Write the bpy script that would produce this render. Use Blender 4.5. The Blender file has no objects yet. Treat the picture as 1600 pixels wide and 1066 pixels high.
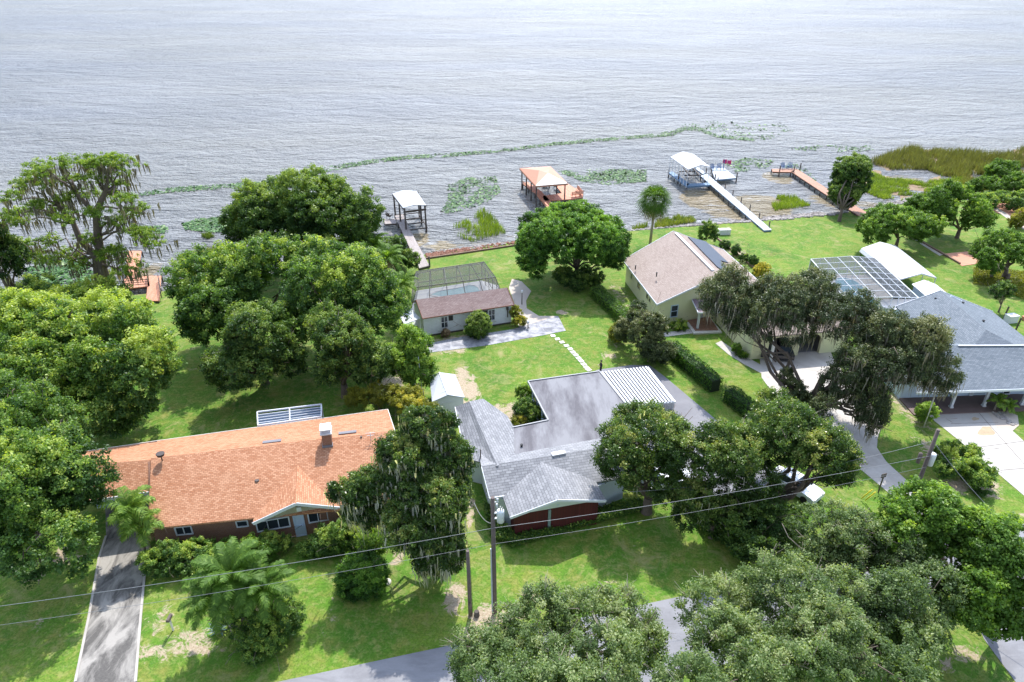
import bpy, math, random
import numpy as np
from mathutils import Vector, noise
rng = np.random.default_rng(7); random.seed(7)
scene = bpy.context.scene; COL = scene.collection
F = 1066.7; PIT = math.radians(29); CH = 40.0
CP, SP = math.cos(PIT), math.sin(PIT)
WL = -0.7                                   # water level
def G(px, py, z=0.0):
    x = (px-800)/F; y = (533-py)/F
    t = (CH-z)/(SP-y*CP)
    return Vector((x*t, (CP+y*SP)*t, z))
def ppm(v): return F/(v.y*CP-(v.z-CH)*SP)    # photo pixels per metre at a point
# ---------------------------------------------------------------- tags
def tag(o, label=None, cat=None, group=None, kind=None):
    if label: o['label'] = label
    if cat: o['category'] = cat
    if group: o['group'] = group
    if kind: o['kind'] = kind
    return o
def thing(name, label, cat, loc=(0,0,0), group=None):
    o = bpy.data.objects.new(name, None); COL.objects.link(o); o.location = loc
    o.empty_display_size = .3
    return tag(o, label, cat, group)
def copy_tree(o, parent=None):
    c = o.copy(); COL.objects.link(c)
    if parent: c.parent = parent
    for ch in list(o.children): copy_tree(ch, c)
    return c
def rootloc(p):
    v = Vector((0,0,0))
    while p is not None:
        v += p.location; p = p.parent
    return v
# ---------------------------------------------------------------- mesh builder
class MB:
    def __init__(s): s.v = []; s.f = []; s.sm = []
    def face(s, pts, smooth=False):
        i = len(s.v); s.v += [Vector(p) for p in pts]; s.f.append(list(range(i, i+len(pts)))); s.sm.append(smooth)
    def box(s, c, sz, rz=0.0, z0=False):
        """c centre (or base centre if z0), sz full sizes"""
        cx, cy, cz = c; a, b, h = sz[0]/2, sz[1]/2, sz[2]
        zb, zt = (cz, cz+h) if z0 else (cz-h/2, cz+h/2)
        co, si = math.cos(rz), math.sin(rz)
        q = [(cx+x*co-y*si, cy+x*si+y*co) for x, y in ((-a,-b),(a,-b),(a,b),(-a,b))]
        s.prism(q, zb, zt)
    def prism(s, poly, zb, zt):
        """poly xy list; zb/zt number or list per corner"""
        n = len(poly)
        A = sum(poly[i][0]*poly[(i+1)%n][1]-poly[(i+1)%n][0]*poly[i][1] for i in range(n))
        zb = zb if isinstance(zb, (list, tuple)) else [zb]*n
        zt = zt if isinstance(zt, (list, tuple)) else [zt]*n
        idx = list(range(n))
        if A < 0: idx.reverse()
        B = [Vector((poly[i][0], poly[i][1], zb[i])) for i in idx]
        T = [Vector((poly[i][0], poly[i][1], zt[i])) for i in idx]
        s.face(T); s.face(B[::-1])
        for i in range(n):
            j = (i+1) % n; s.face([B[i], B[j], T[j], T[i]])
    def slab(s, pts, th):
        """3d polygon thickened downward"""
        s.prism([(p[0], p[1]) for p in pts], [p[2]-th for p in pts], [p[2] for p in pts])
    def bar(s, a, b, w, h=None, up=(0,0,1)):
        a = Vector(a); b = Vector(b); h = h or w; d = (b-a)
        if d.length < 1e-6: return
        d.normalize(); u = Vector(up)
        if abs(d.dot(u)) > .98: u = Vector((0,1,0))
        x = d.cross(u).normalized()*w/2; y = x.cross(d).normalized()*h/2
        A = [a-x-y, a+x-y, a+x+y, a-x+y]; B = [p+(b-a) for p in A]
        s.face(A[::-1]) ; s.face(B)
        for i in range(4):
            j = (i+1) % 4; s.face([A[i], A[j], B[j], B[i]])
    def tube(s, pts, rad, n=8, cap=True):
        pts = [Vector(p) for p in pts]; m = len(pts)
        rad = rad if isinstance(rad, (list, tuple)) else [rad]*m
        base = len(s.v); prev = None
        for k, p in enumerate(pts):
            d = (pts[min(k+1, m-1)]-pts[max(k-1, 0)]).normalized()
            if prev is None:
                u = Vector((1,0,0)) if abs(d.x) < .9 else Vector((0,1,0))
                x = (u-d*u.dot(d)).normalized()
            else: x = (prev-d*prev.dot(d)).normalized()
            prev = x; y = d.cross(x)
            for i in range(n):
                a = 2*math.pi*i/n; s.v.append(p+(x*math.cos(a)+y*math.sin(a))*rad[k])
        for k in range(m-1):
            for i in range(n):
                j = (i+1) % n
                s.f.append([base+k*n+i, base+k*n+j, base+(k+1)*n+j, base+(k+1)*n+i]); s.sm.append(True)
        if cap:
            s.f.append([base+i for i in range(n)][::-1]); s.sm.append(False)
            s.f.append([base+(m-1)*n+i for i in range(n)]); s.sm.append(False)
    def lathe(s, c, prof, n=12):
        c = Vector(c); base = len(s.v); m = len(prof)
        for r, z in prof:
            for i in range(n):
                a = 2*math.pi*i/n; s.v.append(c+Vector((r*math.cos(a), r*math.sin(a), z)))
        for k in range(m-1):
            for i in range(n):
                j = (i+1) % n
                s.f.append([base+k*n+i, base+k*n+j, base+(k+1)*n+j, base+(k+1)*n+i]); s.sm.append(True)
        s.f.append([base+i for i in range(n)][::-1]); s.sm.append(False)
        s.f.append([base+(m-1)*n+i for i in range(n)]); s.sm.append(False)
    def build(s, name, mat, parent=None, bevel=0):
        off = rootloc(parent)
        me = bpy.data.meshes.new(name)
        me.from_pydata([(p-off)[:] for p in s.v], [], s.f)
        me.polygons.foreach_set('use_smooth', s.sm)
        uv = me.uv_layers.new(name='UVMap'); k = 0
        for f in s.f:                                   # metric uv: u level, v up the face
            P = [s.v[i] for i in f]
            nrm = Vector((0,0,0))
            for i in range(1, len(P)-1): nrm += (P[i]-P[0]).cross(P[i+1]-P[0])
            if nrm.length < 1e-12: nrm = Vector((0,0,1))
            nrm.normalize()
            u = Vector((0,0,1)).cross(nrm)
            if u.length < 1e-3: u = Vector((math.cos(.235), math.sin(.235), 0))
            u.normalize(); v = nrm.cross(u)
            for p in P: uv.data[k].uv = (p.dot(u), p.dot(v)); k += 1
        me.materials.append(mat); me.update()
        o = bpy.data.objects.new(name, me); COL.objects.link(o)
        if parent is not None: o.parent = parent
        if bevel:
            b = o.modifiers.new('bevel', 'BEVEL'); b.width = bevel; b.segments = 2; b.limit_method = 'ANGLE'
        return o
def fast_mesh(name, V, nf, k, mat, parent=None, tint=None, smooth=False):
    """V (nf*k,3) world coordinates, nf faces of k own corners"""
    off = np.array(rootloc(parent)); V = (V-off).astype(np.float32)
    me = bpy.data.meshes.new(name)
    me.vertices.add(nf*k); me.vertices.foreach_set('co', V.ravel())
    me.loops.add(nf*k); me.loops.foreach_set('vertex_index', np.arange(nf*k, dtype=np.int32))
    me.polygons.add(nf); me.polygons.foreach_set('loop_start', np.arange(0, nf*k, k, dtype=np.int32))
    if tint is not None:
        a = me.attributes.new('tint', 'FLOAT', 'POINT'); a.data.foreach_set('value', np.repeat(tint, k).astype(np.float32))
    me.materials.append(mat); me.update(calc_edges=True)
    if smooth: me.polygons.foreach_set('use_smooth', [True]*nf)
    o = bpy.data.objects.new(name, me); COL.objects.link(o)
    if parent is not None: o.parent = parent
    return o
# ---------------------------------------------------------------- materials
def newmat(name):
    m = bpy.data.materials.new(name); m.use_nodes = True
    nt = m.node_tree; b = nt.nodes['Principled BSDF']; return m, nt, b
def N(nt, t, **kw):
    n = nt.nodes.new(t)
    for k, v in kw.items():
        if k.startswith('_'): setattr(n, k[1:], v)
        else: n.inputs[k.replace('__', ' ')].default_value = v
    return n
def ramp(nt, fac, stops):
    r = nt.nodes.new('ShaderNodeValToRGB'); e = r.color_ramp.elements
    while len(e) < len(stops): e.new(.5)
    for i, (p, c) in enumerate(stops):
        e[i].position = p; e[i].color = (c[0], c[1], c[2], 1) if isinstance(c, (tuple, list)) else (c, c, c, 1)
    nt.links.new(fac, r.inputs[0]); return r.outputs[0]
def mixc(nt, fac, a, b, mode='MIX'):
    m = nt.nodes.new('ShaderNodeMix'); m.data_type = 'RGBA'; m.blend_type = mode
    for s, v in ((0, fac), (6, a), (7, b)):
        if hasattr(v, 'is_output') or isinstance(v, bpy.types.NodeSocket): nt.links.new(v, m.inputs[s])
        elif s == 0: m.inputs[0].default_value = v
        else: m.inputs[s].default_value = (v[0], v[1], v[2], 1)
    return m.outputs[2]
def obpos(nt): return nt.nodes.new('ShaderNodeNewGeometry').outputs['Position']
def nz(nt, scale, detail=4, rough=.6, vec=None, dist=0):
    n = N(nt, 'ShaderNodeTexNoise', Scale=scale, Detail=detail, Roughness=rough, Distortion=dist)
    nt.links.new(vec if vec is not None else obpos(nt), n.inputs['Vector']); return n.outputs['Fac']
def bump(nt, b, h, strength=.5, dist=.05):
    n = N(nt, 'ShaderNodeBump', Strength=strength, Distance=dist); nt.links.new(h, n.inputs['Height'])
    nt.links.new(n.outputs[0], b.inputs['Normal'])
def plain(name, c, rough=.6, var=.15, scale=1.5, metal=0, fine=18, spec=.5):
    m, nt, b = newmat(name); p = obpos(nt)
    f = nz(nt, scale, 5, .65, p); g = nz(nt, fine, 3, .6, p)
    lo = [x*(1-var) for x in c]; hi = [min(1, x*(1+var)) for x in c]
    col = ramp(nt, f, [(.3, lo), (.7, hi)])
    col = mixc(nt, .35, col, ramp(nt, g, [(.3, lo), (.7, hi)]))
    nt.links.new(col, b.inputs['Base Color']); b.inputs['Roughness'].default_value = rough
    b.inputs['Metallic'].default_value = metal; b.inputs['Specular IOR Level'].default_value = spec
    bump(nt, b, g, .25, .02); return m
def shingle(name, c1, c2, mortar, stain=None, w=.33, h=.15, contrast=1.0):
    m, nt, b = newmat(name); uv = N(nt, 'ShaderNodeUVMap', _uv_map='UVMap').outputs[0]
    br = N(nt, 'ShaderNodeTexBrick', Scale=1.0); br.offset = .5
    br.inputs['Color1'].default_value = (*c1, 1); br.inputs['Color2'].default_value = (*c2, 1)
    br.inputs['Mortar'].default_value = (*mortar, 1); br.inputs['Mortar Size'].default_value = .018
    br.inputs['Mortar Smooth'].default_value = .4; br.inputs['Bias'].default_value = 0
    br.inputs['Brick Width'].default_value = w; br.inputs['Row Height'].default_value = h
    nt.links.new(uv, br.inputs['Vector'])
    mp = N(nt, 'ShaderNodeMapping'); mp.inputs['Scale'].default_value = (.5, 4, 1); nt.links.new(uv, mp.inputs[0])
    n1 = nz(nt, .35, 5, .7, uv); n2 = nz(nt, 5, 4, .7, uv)
    col = mixc(nt, ramp(nt, n2, [(.35, 0.), (.7, .5)]), br.outputs['Color'], [x*.62 for x in c1])
    col = mixc(nt, ramp(nt, n1, [(.45, 0.), (.75, .28)]), col, stain or [x*1.25 for x in c2])
    nt.links.new(col, b.inputs['Base Color']); b.inputs['Roughness'].default_value = .85
    b.inputs['Specular IOR Level'].default_value = .35
    bump(nt, b, br.outputs['Fac'], -.5, .02); return m
def planks(name, c1, c2, w=.14, L=2.4, rough=.7, along=True, gap=(.03,.02,.015), spec=.4):
    m, nt, b = newmat(name); uv = N(nt, 'ShaderNodeUVMap', _uv_map='UVMap').outputs[0]
    if not along:
        mp = N(nt, 'ShaderNodeMapping'); mp.inputs['Rotation'].default_value = (0,0,math.pi/2); nt.links.new(uv, mp.inputs[0]); uv = mp.outputs[0]
    br = N(nt, 'ShaderNodeTexBrick', Scale=1.0); br.offset = .37
    for k, v in (('Color1', c1), ('Color2', c2), ('Mortar', gap)): br.inputs[k].default_value = (*v, 1)
    br.inputs['Mortar Size'].default_value = .012; br.inputs['Brick Width'].default_value = L; br.inputs['Row Height'].default_value = w
    nt.links.new(uv, br.inputs['Vector'])
    col = mixc(nt, ramp(nt, nz(nt, 2.5, 5, .7), [(.35, 0.), (.75, .4)]), br.outputs['Color'], [x*.6 for x in c1])
    nt.links.new(col, b.inputs['Base Color']); b.inputs['Roughness'].default_value = rough; b.inputs['Specular IOR Level'].default_value = spec
    bump(nt, b, br.outputs['Fac'], -.6, .02); return m
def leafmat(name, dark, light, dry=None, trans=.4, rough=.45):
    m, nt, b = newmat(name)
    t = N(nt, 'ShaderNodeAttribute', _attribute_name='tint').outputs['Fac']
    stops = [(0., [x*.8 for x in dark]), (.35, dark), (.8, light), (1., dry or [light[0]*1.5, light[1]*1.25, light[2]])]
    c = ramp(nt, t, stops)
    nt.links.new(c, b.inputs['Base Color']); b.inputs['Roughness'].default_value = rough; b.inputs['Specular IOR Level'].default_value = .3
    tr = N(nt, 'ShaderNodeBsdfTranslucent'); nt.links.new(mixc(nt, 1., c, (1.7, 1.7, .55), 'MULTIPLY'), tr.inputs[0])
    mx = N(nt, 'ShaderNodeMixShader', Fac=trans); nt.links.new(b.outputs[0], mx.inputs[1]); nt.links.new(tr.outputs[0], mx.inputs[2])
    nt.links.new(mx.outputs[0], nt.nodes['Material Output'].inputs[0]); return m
def glass_dark(name, c=(.03,.04,.05), rough=.08):
    m, nt, b = newmat(name); b.inputs['Base Color'].default_value = (*c, 1); b.inputs['Roughness'].default_value = rough
    b.inputs['Specular IOR Level'].default_value = .6; return m
def screenmat(name, c, opac):
    m, nt, b = newmat(name); b.inputs['Base Color'].default_value = (*c, 1); b.inputs['Roughness'].default_value = .8
    b.inputs['Alpha'].default_value = opac; return m
M = {}
M['white'] = plain('white_paint', (.62,.63,.65), .45, .05, .8)
M['whitemetal'] = plain('white_metal', (.58,.59,.61), .4, .1, .5)
M['shedroof'] = plain('pale_metal_roof', (.48,.51,.55), .45, .06, .5)
M['cream'] = plain('cream_stucco', (.74,.72,.45), .8, .06, 1.)
M['pooled'] = plain('pool_deck_paint', (.72,.74,.76), .6, .12, 1.2)
M['bluewall'] = plain('pale_blue_wall', (.5,.6,.72), .7, .06)
M['greywall'] = plain('blue_grey_wall', (.5,.57,.62), .7, .08)
M['beigegable'] = planks('beige_siding', (.5,.47,.36), (.54,.5,.39), .16, 4, .8)
M['siding'] = planks('white_siding', (.66,.68,.7), (.7,.72,.74), .2, 4, .7, gap=(.5,.52,.55))
M['redboard'] = planks('dark_red_boards', (.085,.014,.016), (.105,.02,.02), .25, 3, .6, along=False)
M['brick'] = shingle('brown_brick', (.3,.12,.06), (.22,.085,.05), (.3,.24,.2), (.24,.11,.07), .22, .08)
M['roof_orange'] = shingle('terracotta_shingles', (.42,.175,.085), (.64,.34,.2), (.22,.1,.055), (.56,.32,.19), .3, .15)
M['roof_grey'] = shingle('grey_shingles', (.22,.225,.24), (.34,.345,.36), (.07,.075,.085), (.4,.4,.41), .5, .24)
M['roof_mauve'] = shingle('mauve_shingles', (.26,.175,.16), (.36,.27,.25), (.16,.11,.105), (.42,.35,.32), .35, .16)
M['roof_beige'] = shingle('beige_brown_shingles', (.32,.25,.215), (.42,.345,.3), (.18,.14,.12), (.45,.38,.34), .35, .16)
M['roof_slate'] = shingle('slate_shingles', (.14,.17,.2), (.22,.25,.285), (.08,.095,.11), (.25,.28,.32), .4, .18)
M['porchroof'] = shingle('porch_shingles', (.22,.17,.2), (.28,.22,.25), (.15,.1,.12), None, .3, .15)
M['dark'] = plain('dark_interior', (.03,.032,.036), .8)
M['glass'] = glass_dark('window_glass')
M['solar'] = glass_dark('solar_glass', (.035,.05,.085), .45)
M['frame_dk'] = plain('bronze_frame', (.05,.045,.04), .5)
M['frame_wh'] = plain('white_frame', (.68,.71,.76), .4, .04)
M['bronze'] = plain('dark_brown_paint', (.06,.045,.04), .6)
M['piling'] = plain('weathered_piling', (.09,.075,.065), .85, .3, 4)
M['deck_grey'] = planks('grey_deck_boards', (.34,.29,.27), (.42,.37,.35), .16, 2, .75, along=False)
M['deck_terra'] = planks('terracotta_deck_boards', (.6,.25,.14), (.68,.32,.2), .16, 2, .7, along=False)
M['deck_brown'] = planks('brown_deck_boards', (.42,.2,.12), (.5,.27,.18), .16, 2, .7, along=False)
M['deck_white'] = planks('pale_blue_deck_boards', (.4,.46,.52), (.48,.53,.58), .16, 2, .6, along=False, gap=(.25,.28,.3))
M['deck_blue'] = planks('blue_deck_frame', (.13,.24,.38), (.16,.28,.43), .2, 3, .6)
M['bluepaint'] = plain('blue_paint', (.05,.13,.3), .5)
M['gaz_orange'] = plain('terracotta_metal', (.56,.24,.14), .5, .05)
M['gaz_glare'] = plain('terracotta_metal_glare', (.66,.6,.54), .45, .04)  # gazebo's front hip: sun glare painted into the roof colour
M['moss'] = leafmat('spanish_moss', (.38,.375,.33), (.6,.59,.54), (.68,.67,.62), .45, .9)
M['moss_dark'] = leafmat('dark_spanish_moss', (.13,.115,.09), (.3,.27,.22), (.36,.33,.28), .2, .9)
M['bark'] = plain('bark', (.13,.1,.08), .95, .4, 6)
M['palebark'] = plain('pale_bark', (.3,.26,.21), .95, .35, 6)
M['pole'] = plain('weathered_pole', (.14,.11,.1), .85, .3, 5)
M['polesteel'] = plain('grey_cable_guard', (.42,.45,.5), .4, .1)
M['wire'] = plain('aluminium_wire', (.2,.21,.22), .45, .2, 3)
M['transf'] = plain('pale_grey_enamel', (.68,.72,.76), .35, .08)
M['rock'] = plain('riprap_rock', (.34,.31,.29), .9, .45, .9)
M['mulch'] = plain('red_brown_mulch', (.25,.12,.08), .95, .35, 5)
M['timber'] = plain('seawall_timber', (.2,.13,.09), .85, .3, 4)
M['red'] = plain('red_fabric', (.55,.03,.05), .6)
M['magenta'] = plain('magenta_plastic', (.55,.03,.16), .5)
M['yellow'] = plain('yellow_plastic', (.75,.6,.03), .45)
M['carwhite'] = plain('white_car_paint', (.75,.78,.82), .2, .02)
M['cardark'] = plain('dark_car_paint', (.03,.03,.035), .2, .02)
M['tyre'] = plain('tyre_rubber', (.02,.02,.02), .85)
M['black'] = plain('black_cloth', (.015,.015,.018), .85)
M['skin'] = plain('skin', (.42,.24,.16), .6)
M['hair'] = plain('dark_hair', (.03,.02,.015), .6)
M['stone'] = plain('pale_stone', (.62,.6,.54), .85, .15, 4)
def skymats():
    pass
def concrete(name, c, stain, cell=0, amt=.5, sc=.35, stretch=None, dist=.6):
    m, nt, b = newmat(name); p = obpos(nt); q = p
    if stretch:
        mp = N(nt, 'ShaderNodeMapping'); mp.inputs['Rotation'].default_value = (0,0,stretch[0]); mp.inputs['Scale'].default_value = (1, stretch[1], 1)
        nt.links.new(p, mp.inputs[0]); q = mp.outputs[0]
    a = nz(nt, sc, 6, .68, q, dist); f = nz(nt, 9, 4, .7, p)
    col = mixc(nt, ramp(nt, a, [(.4, 0.), (.6, amt)]), c, stain)
    col = mixc(nt, ramp(nt, f, [(.3, 0.), (.8, .35)]), col, [x*.7 for x in c])
    nt.links.new(col, b.inputs['Base Color']); b.inputs['Roughness'].default_value = .85; b.inputs['Specular IOR Level'].default_value = .3
    bump(nt, b, f, .3, .02); return m
M['conc_old'] = concrete('mildewed_concrete', (.36,.34,.31), (.085,.08,.075), amt=1., sc=.75, stretch=(0,.45))
M['conc_edge'] = concrete('pale_concrete_edge', (.5,.47,.43), (.3,.27,.24), amt=.6)
M['conc_new'] = concrete('pale_concrete', (.56,.53,.49), (.42,.38,.34), amt=.8)
M['conc_pale'] = concrete('bright_concrete', (.5,.475,.44), (.42,.39,.355), amt=.5)
M['patio'] = concrete('whitish_patio', (.42,.42,.44), (.17,.175,.2), amt=1., sc=.9)
M['asphalt'] = concrete('grey_asphalt', (.27,.272,.29), (.19,.19,.205), amt=.8, sc=.3, stretch=(-.24,3))
M['drive_grey'] = concrete('grey_drive', (.24,.24,.26), (.17,.17,.19), amt=.6)
M['flatroof'] = concrete('flat_roof_membrane', (.25,.25,.265), (.095,.088,.1), amt=.9, sc=.5, stretch=(-.235,.25), dist=.15)
M['terrapad'] = concrete('terracotta_slab', (.6,.3,.2), (.5,.24,.16), amt=.5)
M['path'] = concrete('beige_path', (.52,.46,.4), (.42,.35,.29), amt=.5)
M['stain'] = plain('brown_stain', (.42,.33,.22), .9, .25, 2)
M['hedge_core'] = plain('hedge_interior', (.02,.035,.012), .95, .3, 6)
M['joint'] = plain('dark_joint', (.18,.16,.14), .9)
# leaves
M['lf_oak'] = leafmat('oak_leaves', (.055,.125,.03), (.19,.31,.06), (.4,.48,.1))
M['lf_oakdk'] = leafmat('dark_oak_leaves', (.035,.085,.022), (.13,.22,.045), (.26,.34,.08))
M['lf_olive'] = leafmat('olive_oak_leaves', (.085,.14,.05), (.2,.28,.105), (.34,.39,.19))
M['lf_live'] = leafmat('live_oak_leaves', (.045,.07,.028), (.12,.155,.055), (.21,.22,.09), trans=.2)
M['lf_bright'] = leafmat('bright_leaves', (.1,.2,.03), (.26,.4,.06), (.42,.52,.1))
M['lf_yellow'] = leafmat('yellow_leaves', (.2,.22,.03), (.42,.4,.05), (.6,.5,.08))
M['lf_cyp'] = leafmat('cypress_needles', (.09,.17,.025), (.23,.34,.045), (.38,.44,.08))
M['lf_shiny'] = leafmat('glossy_leaves', (.045,.095,.022), (.17,.26,.06), (.36,.38,.12), rough=.3)
M['lf_deep'] = leafmat('deep_green_leaves', (.03,.085,.015), (.1,.23,.03), (.2,.34,.05))
M['lf_palm'] = leafmat('palm_leaflets', (.09,.18,.025), (.24,.36,.06), (.42,.46,.12), rough=.6)
M['lf_dead'] = leafmat('dead_fronds', (.22,.15,.08), (.4,.3,.17), (.5,.4,.25), trans=.1)
M['lf_reed'] = leafmat('reed_stems', (.11,.17,.035), (.24,.27,.07), (.38,.33,.13))
M['lf_brownreed'] = leafmat('brown_reed_stems', (.1,.11,.04), (.2,.2,.08), (.15,.25,.05))
M['lf_marsh'] = leafmat('marsh_grass', (.12,.19,.03), (.28,.37,.06), (.42,.42,.1))
M['lf_lily'] = leafmat('lily_pads', (.03,.1,.02), (.1,.22,.05), (.3,.4,.18), trans=.05, rough=.6)
M['lf_agave'] = leafmat('blue_agave', (.09,.17,.17), (.18,.28,.26), None, .05)
EXPO = .53; CLOUD = .75; GLOW = 4; WSML = .3
# ---------------------------------------------------------------- vegetation
def rdir(n):
    v = rng.normal(size=(n, 3)); return v/np.linalg.norm(v, axis=1)[:, None]
def leaf_quads(C, Nn, size, asp=.6):
    """rhombic leaves at C facing Nn"""
    n = len(C); up = rdir(n); T = np.cross(Nn, up); T /= np.linalg.norm(T, axis=1)[:, None]+1e-9
    B = np.cross(Nn, T); s = (size*rng.uniform(.6, 1.35, n))[:, None]
    V = np.empty((n, 4, 3)); V[:, 0] = C-T*s*.5; V[:, 1] = C+B*s*asp*.5-T*s*.05; V[:, 2] = C+T*s*.5; V[:, 3] = C-B*s*asp*.5-T*s*.05
    V[:, 1] += Nn*s*.12; V[:, 3] += Nn*s*.12
    return V.reshape(-1, 3)
def crown_points(ells, rl=1.4, rc=.45, dens=1., zmin=-.35, cd=.85, fill=.64):
    """lobes on ellipsoids, clumps on lobes -> clump centres, outward normals, tint"""
    Cs, Ns, Ts, L = [], [], [], []
    for (c, R) in ells:
        c = np.array(c); R = np.array(R); rl_ = min(rl, R.min()*.75)
        area = 4*math.pi*((R[0]*R[1])**1.6/3+(R[0]*R[2])**1.6/3+(R[1]*R[2])**1.6/3)**(1/1.6)
        nl = max(5, int(area*fill/(math.pi*rl_**2)))
        d = rdir(nl*3); d = d[d[:, 2] > zmin][:nl]
        nl = len(d)
        lr = rl_*rng.uniform(.55, 1.4, nl)
        pc = c+d*(R-rl_*.95)*rng.uniform(.72, 1.14, nl)[:, None]
        lt = rng.normal(0, .13, nl)
        for i in range(nl):
            nc = max(6, int(4*math.pi*lr[i]**2*cd*dens/(math.pi*rc**2)))
            dd = rdir(nc*2); dd = dd[(dd@d[i] > -.3) | (rng.random(nc*2) < .2)][:nc]
            q = pc[i]+dd*lr[i]*rng.uniform(.72, 1.08, len(dd))[:, None]*np.array([.9, .9, 1.15])
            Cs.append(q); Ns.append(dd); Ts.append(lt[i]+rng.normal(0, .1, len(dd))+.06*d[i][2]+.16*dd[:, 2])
            L.append((pc[i], lr[i]))
    return np.concatenate(Cs), np.concatenate(Ns), np.concatenate(Ts), L
def foliage(Cs, Ns, Ts, rc, nleaf, size, base=.5, droop=0., asp=.6):
    n = len(Cs)
    C = np.repeat(Cs, nleaf, 0); d = rdir(n*nleaf); d = d*.8+np.repeat(Ns, nleaf, 0)*.5
    C = C+d*rc*rng.uniform(.35, 1.15, n*nleaf)[:, None]*np.array([1, 1, .8])
    nn = rdir(n*nleaf)*.8+d*.55+np.array([0, 0, .45]); nn /= np.linalg.norm(nn, axis=1)[:, None]
    t = base+np.repeat(Ts, nleaf)+rng.normal(0, .13, n*nleaf)
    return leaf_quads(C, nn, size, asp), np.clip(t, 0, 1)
def limb_path(a, b, sag=.15, wob=.3, k=5):
    a = np.array(a, float); b = np.array(b, float); L = np.linalg.norm(b-a); out = []
    for i in range(k+1):
        t = i/k; p = a*(1-t)+b*t
        p = p+np.array([0, 0, L*sag])*math.sin(math.pi*t)+rng.normal(0, wob*L*.06, 3)*(0 if i in (0, k) else 1)
        out.append(Vector(p))
    return out
def trunk_mesh(base, tops, r0, hfork, lean=(0,0), mat=None, parent=None, nmain=3):
    mb = MB(); base = Vector(base); fork = base+Vector((lean[0], lean[1], hfork))
    mb.tube([base-Vector((0,0,.3)), base+Vector((0,0,.15)), base.lerp(fork, .5), fork], [r0*1.5, r0*1.15, r0, r0*.85], 10)
    tops = list(tops)
    for i, t in enumerate(tops):
        r = r0*rng.uniform(.35, .6)
        mb.tube(limb_path(fork, t, -.05 if i % 2 else .08, .9), [r, r*.85, r*.65, r*.48, r*.3, .03], 7)
        for _ in range(2):
            a = fork.lerp(Vector(t), rng.uniform(.45, .75)); e = Vector(t)+Vector(rng.normal(0, 1.3, 3)); r2 = r*.35
            mb.tube(limb_path(a, e, .05, .9, 3), [r2, r2*.7, r2*.45, .02], 5)
    return mb.build('trunk', mat or M['bark'], parent)
def moss_strips(P, lmin, lmax, width, per, parent, spread=.3, tintbase=.5, mt='moss'):
    P = np.repeat(P, per, 0)+rng.normal(0, spread, (len(P)*per, 3))*np.array([1, 1, .35]); n = len(P)
    L = rng.uniform(lmin, lmax, n)*rng.uniform(.5, 1.1, n); a = rng.uniform(0, math.pi, n); w = width*rng.uniform(.5, 1.3, n)
    ux = np.stack([np.cos(a), np.sin(a), np.zeros(n)], 1); o = rng.normal(0, .06, (n, 2, 3)); o[:, :, 2] = 0
    rows = [P-ux*w[:, None]*.5, P+ux*w[:, None]*.5]
    z = np.array([0, 0, -1.])
    m1 = P+z*L[:, None]*.5+o[:, 0]*L[:, None]; m2 = P+z*L[:, None]+o[:, 1]*L[:, None]
    A = [rows[0], rows[1], m1+ux*w[:, None]*.45, m1-ux*w[:, None]*.45]; B = [m1-ux*w[:, None]*.45, m1+ux*w[:, None]*.45, m2+ux*w[:, None]*.06, m2-ux*w[:, None]*.06]
    V = np.concatenate([np.stack(A, 1), np.stack(B, 1)]).reshape(-1, 3); t = np.clip(tintbase+rng.normal(0, .2, n), 0, 1)
    return tag(fast_mesh('spanish_moss', V, 2*n, 4, M[mt], parent, np.concatenate([t, t])), kind='stuff')
def E(px, py, zc, rx, ry, dy=.9):
    """ellipsoid whose outline in the photo is rx x ry pixels about (px,py), centre zc above ground"""
    c = G(px, py, zc); s = ppm(c); Rx = rx/s; V = ry/s; th = math.atan2(CH-zc, c.y)
    Ry = Rx*dy; rest = V*V-(Ry*math.sin(th))**2
    if rest < (.45*V)**2: rest = (.6*V)**2; Ry = math.sqrt(max(V*V-rest*math.cos(th)**2, .01))/math.sin(th)
    Rz = math.sqrt(rest)/math.cos(th) if rest >= (.45*V)**2 else .6*V
    Rz = min(Rz, zc*.98)
    return (tuple(c), (Rx, Ry, Rz))
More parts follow.
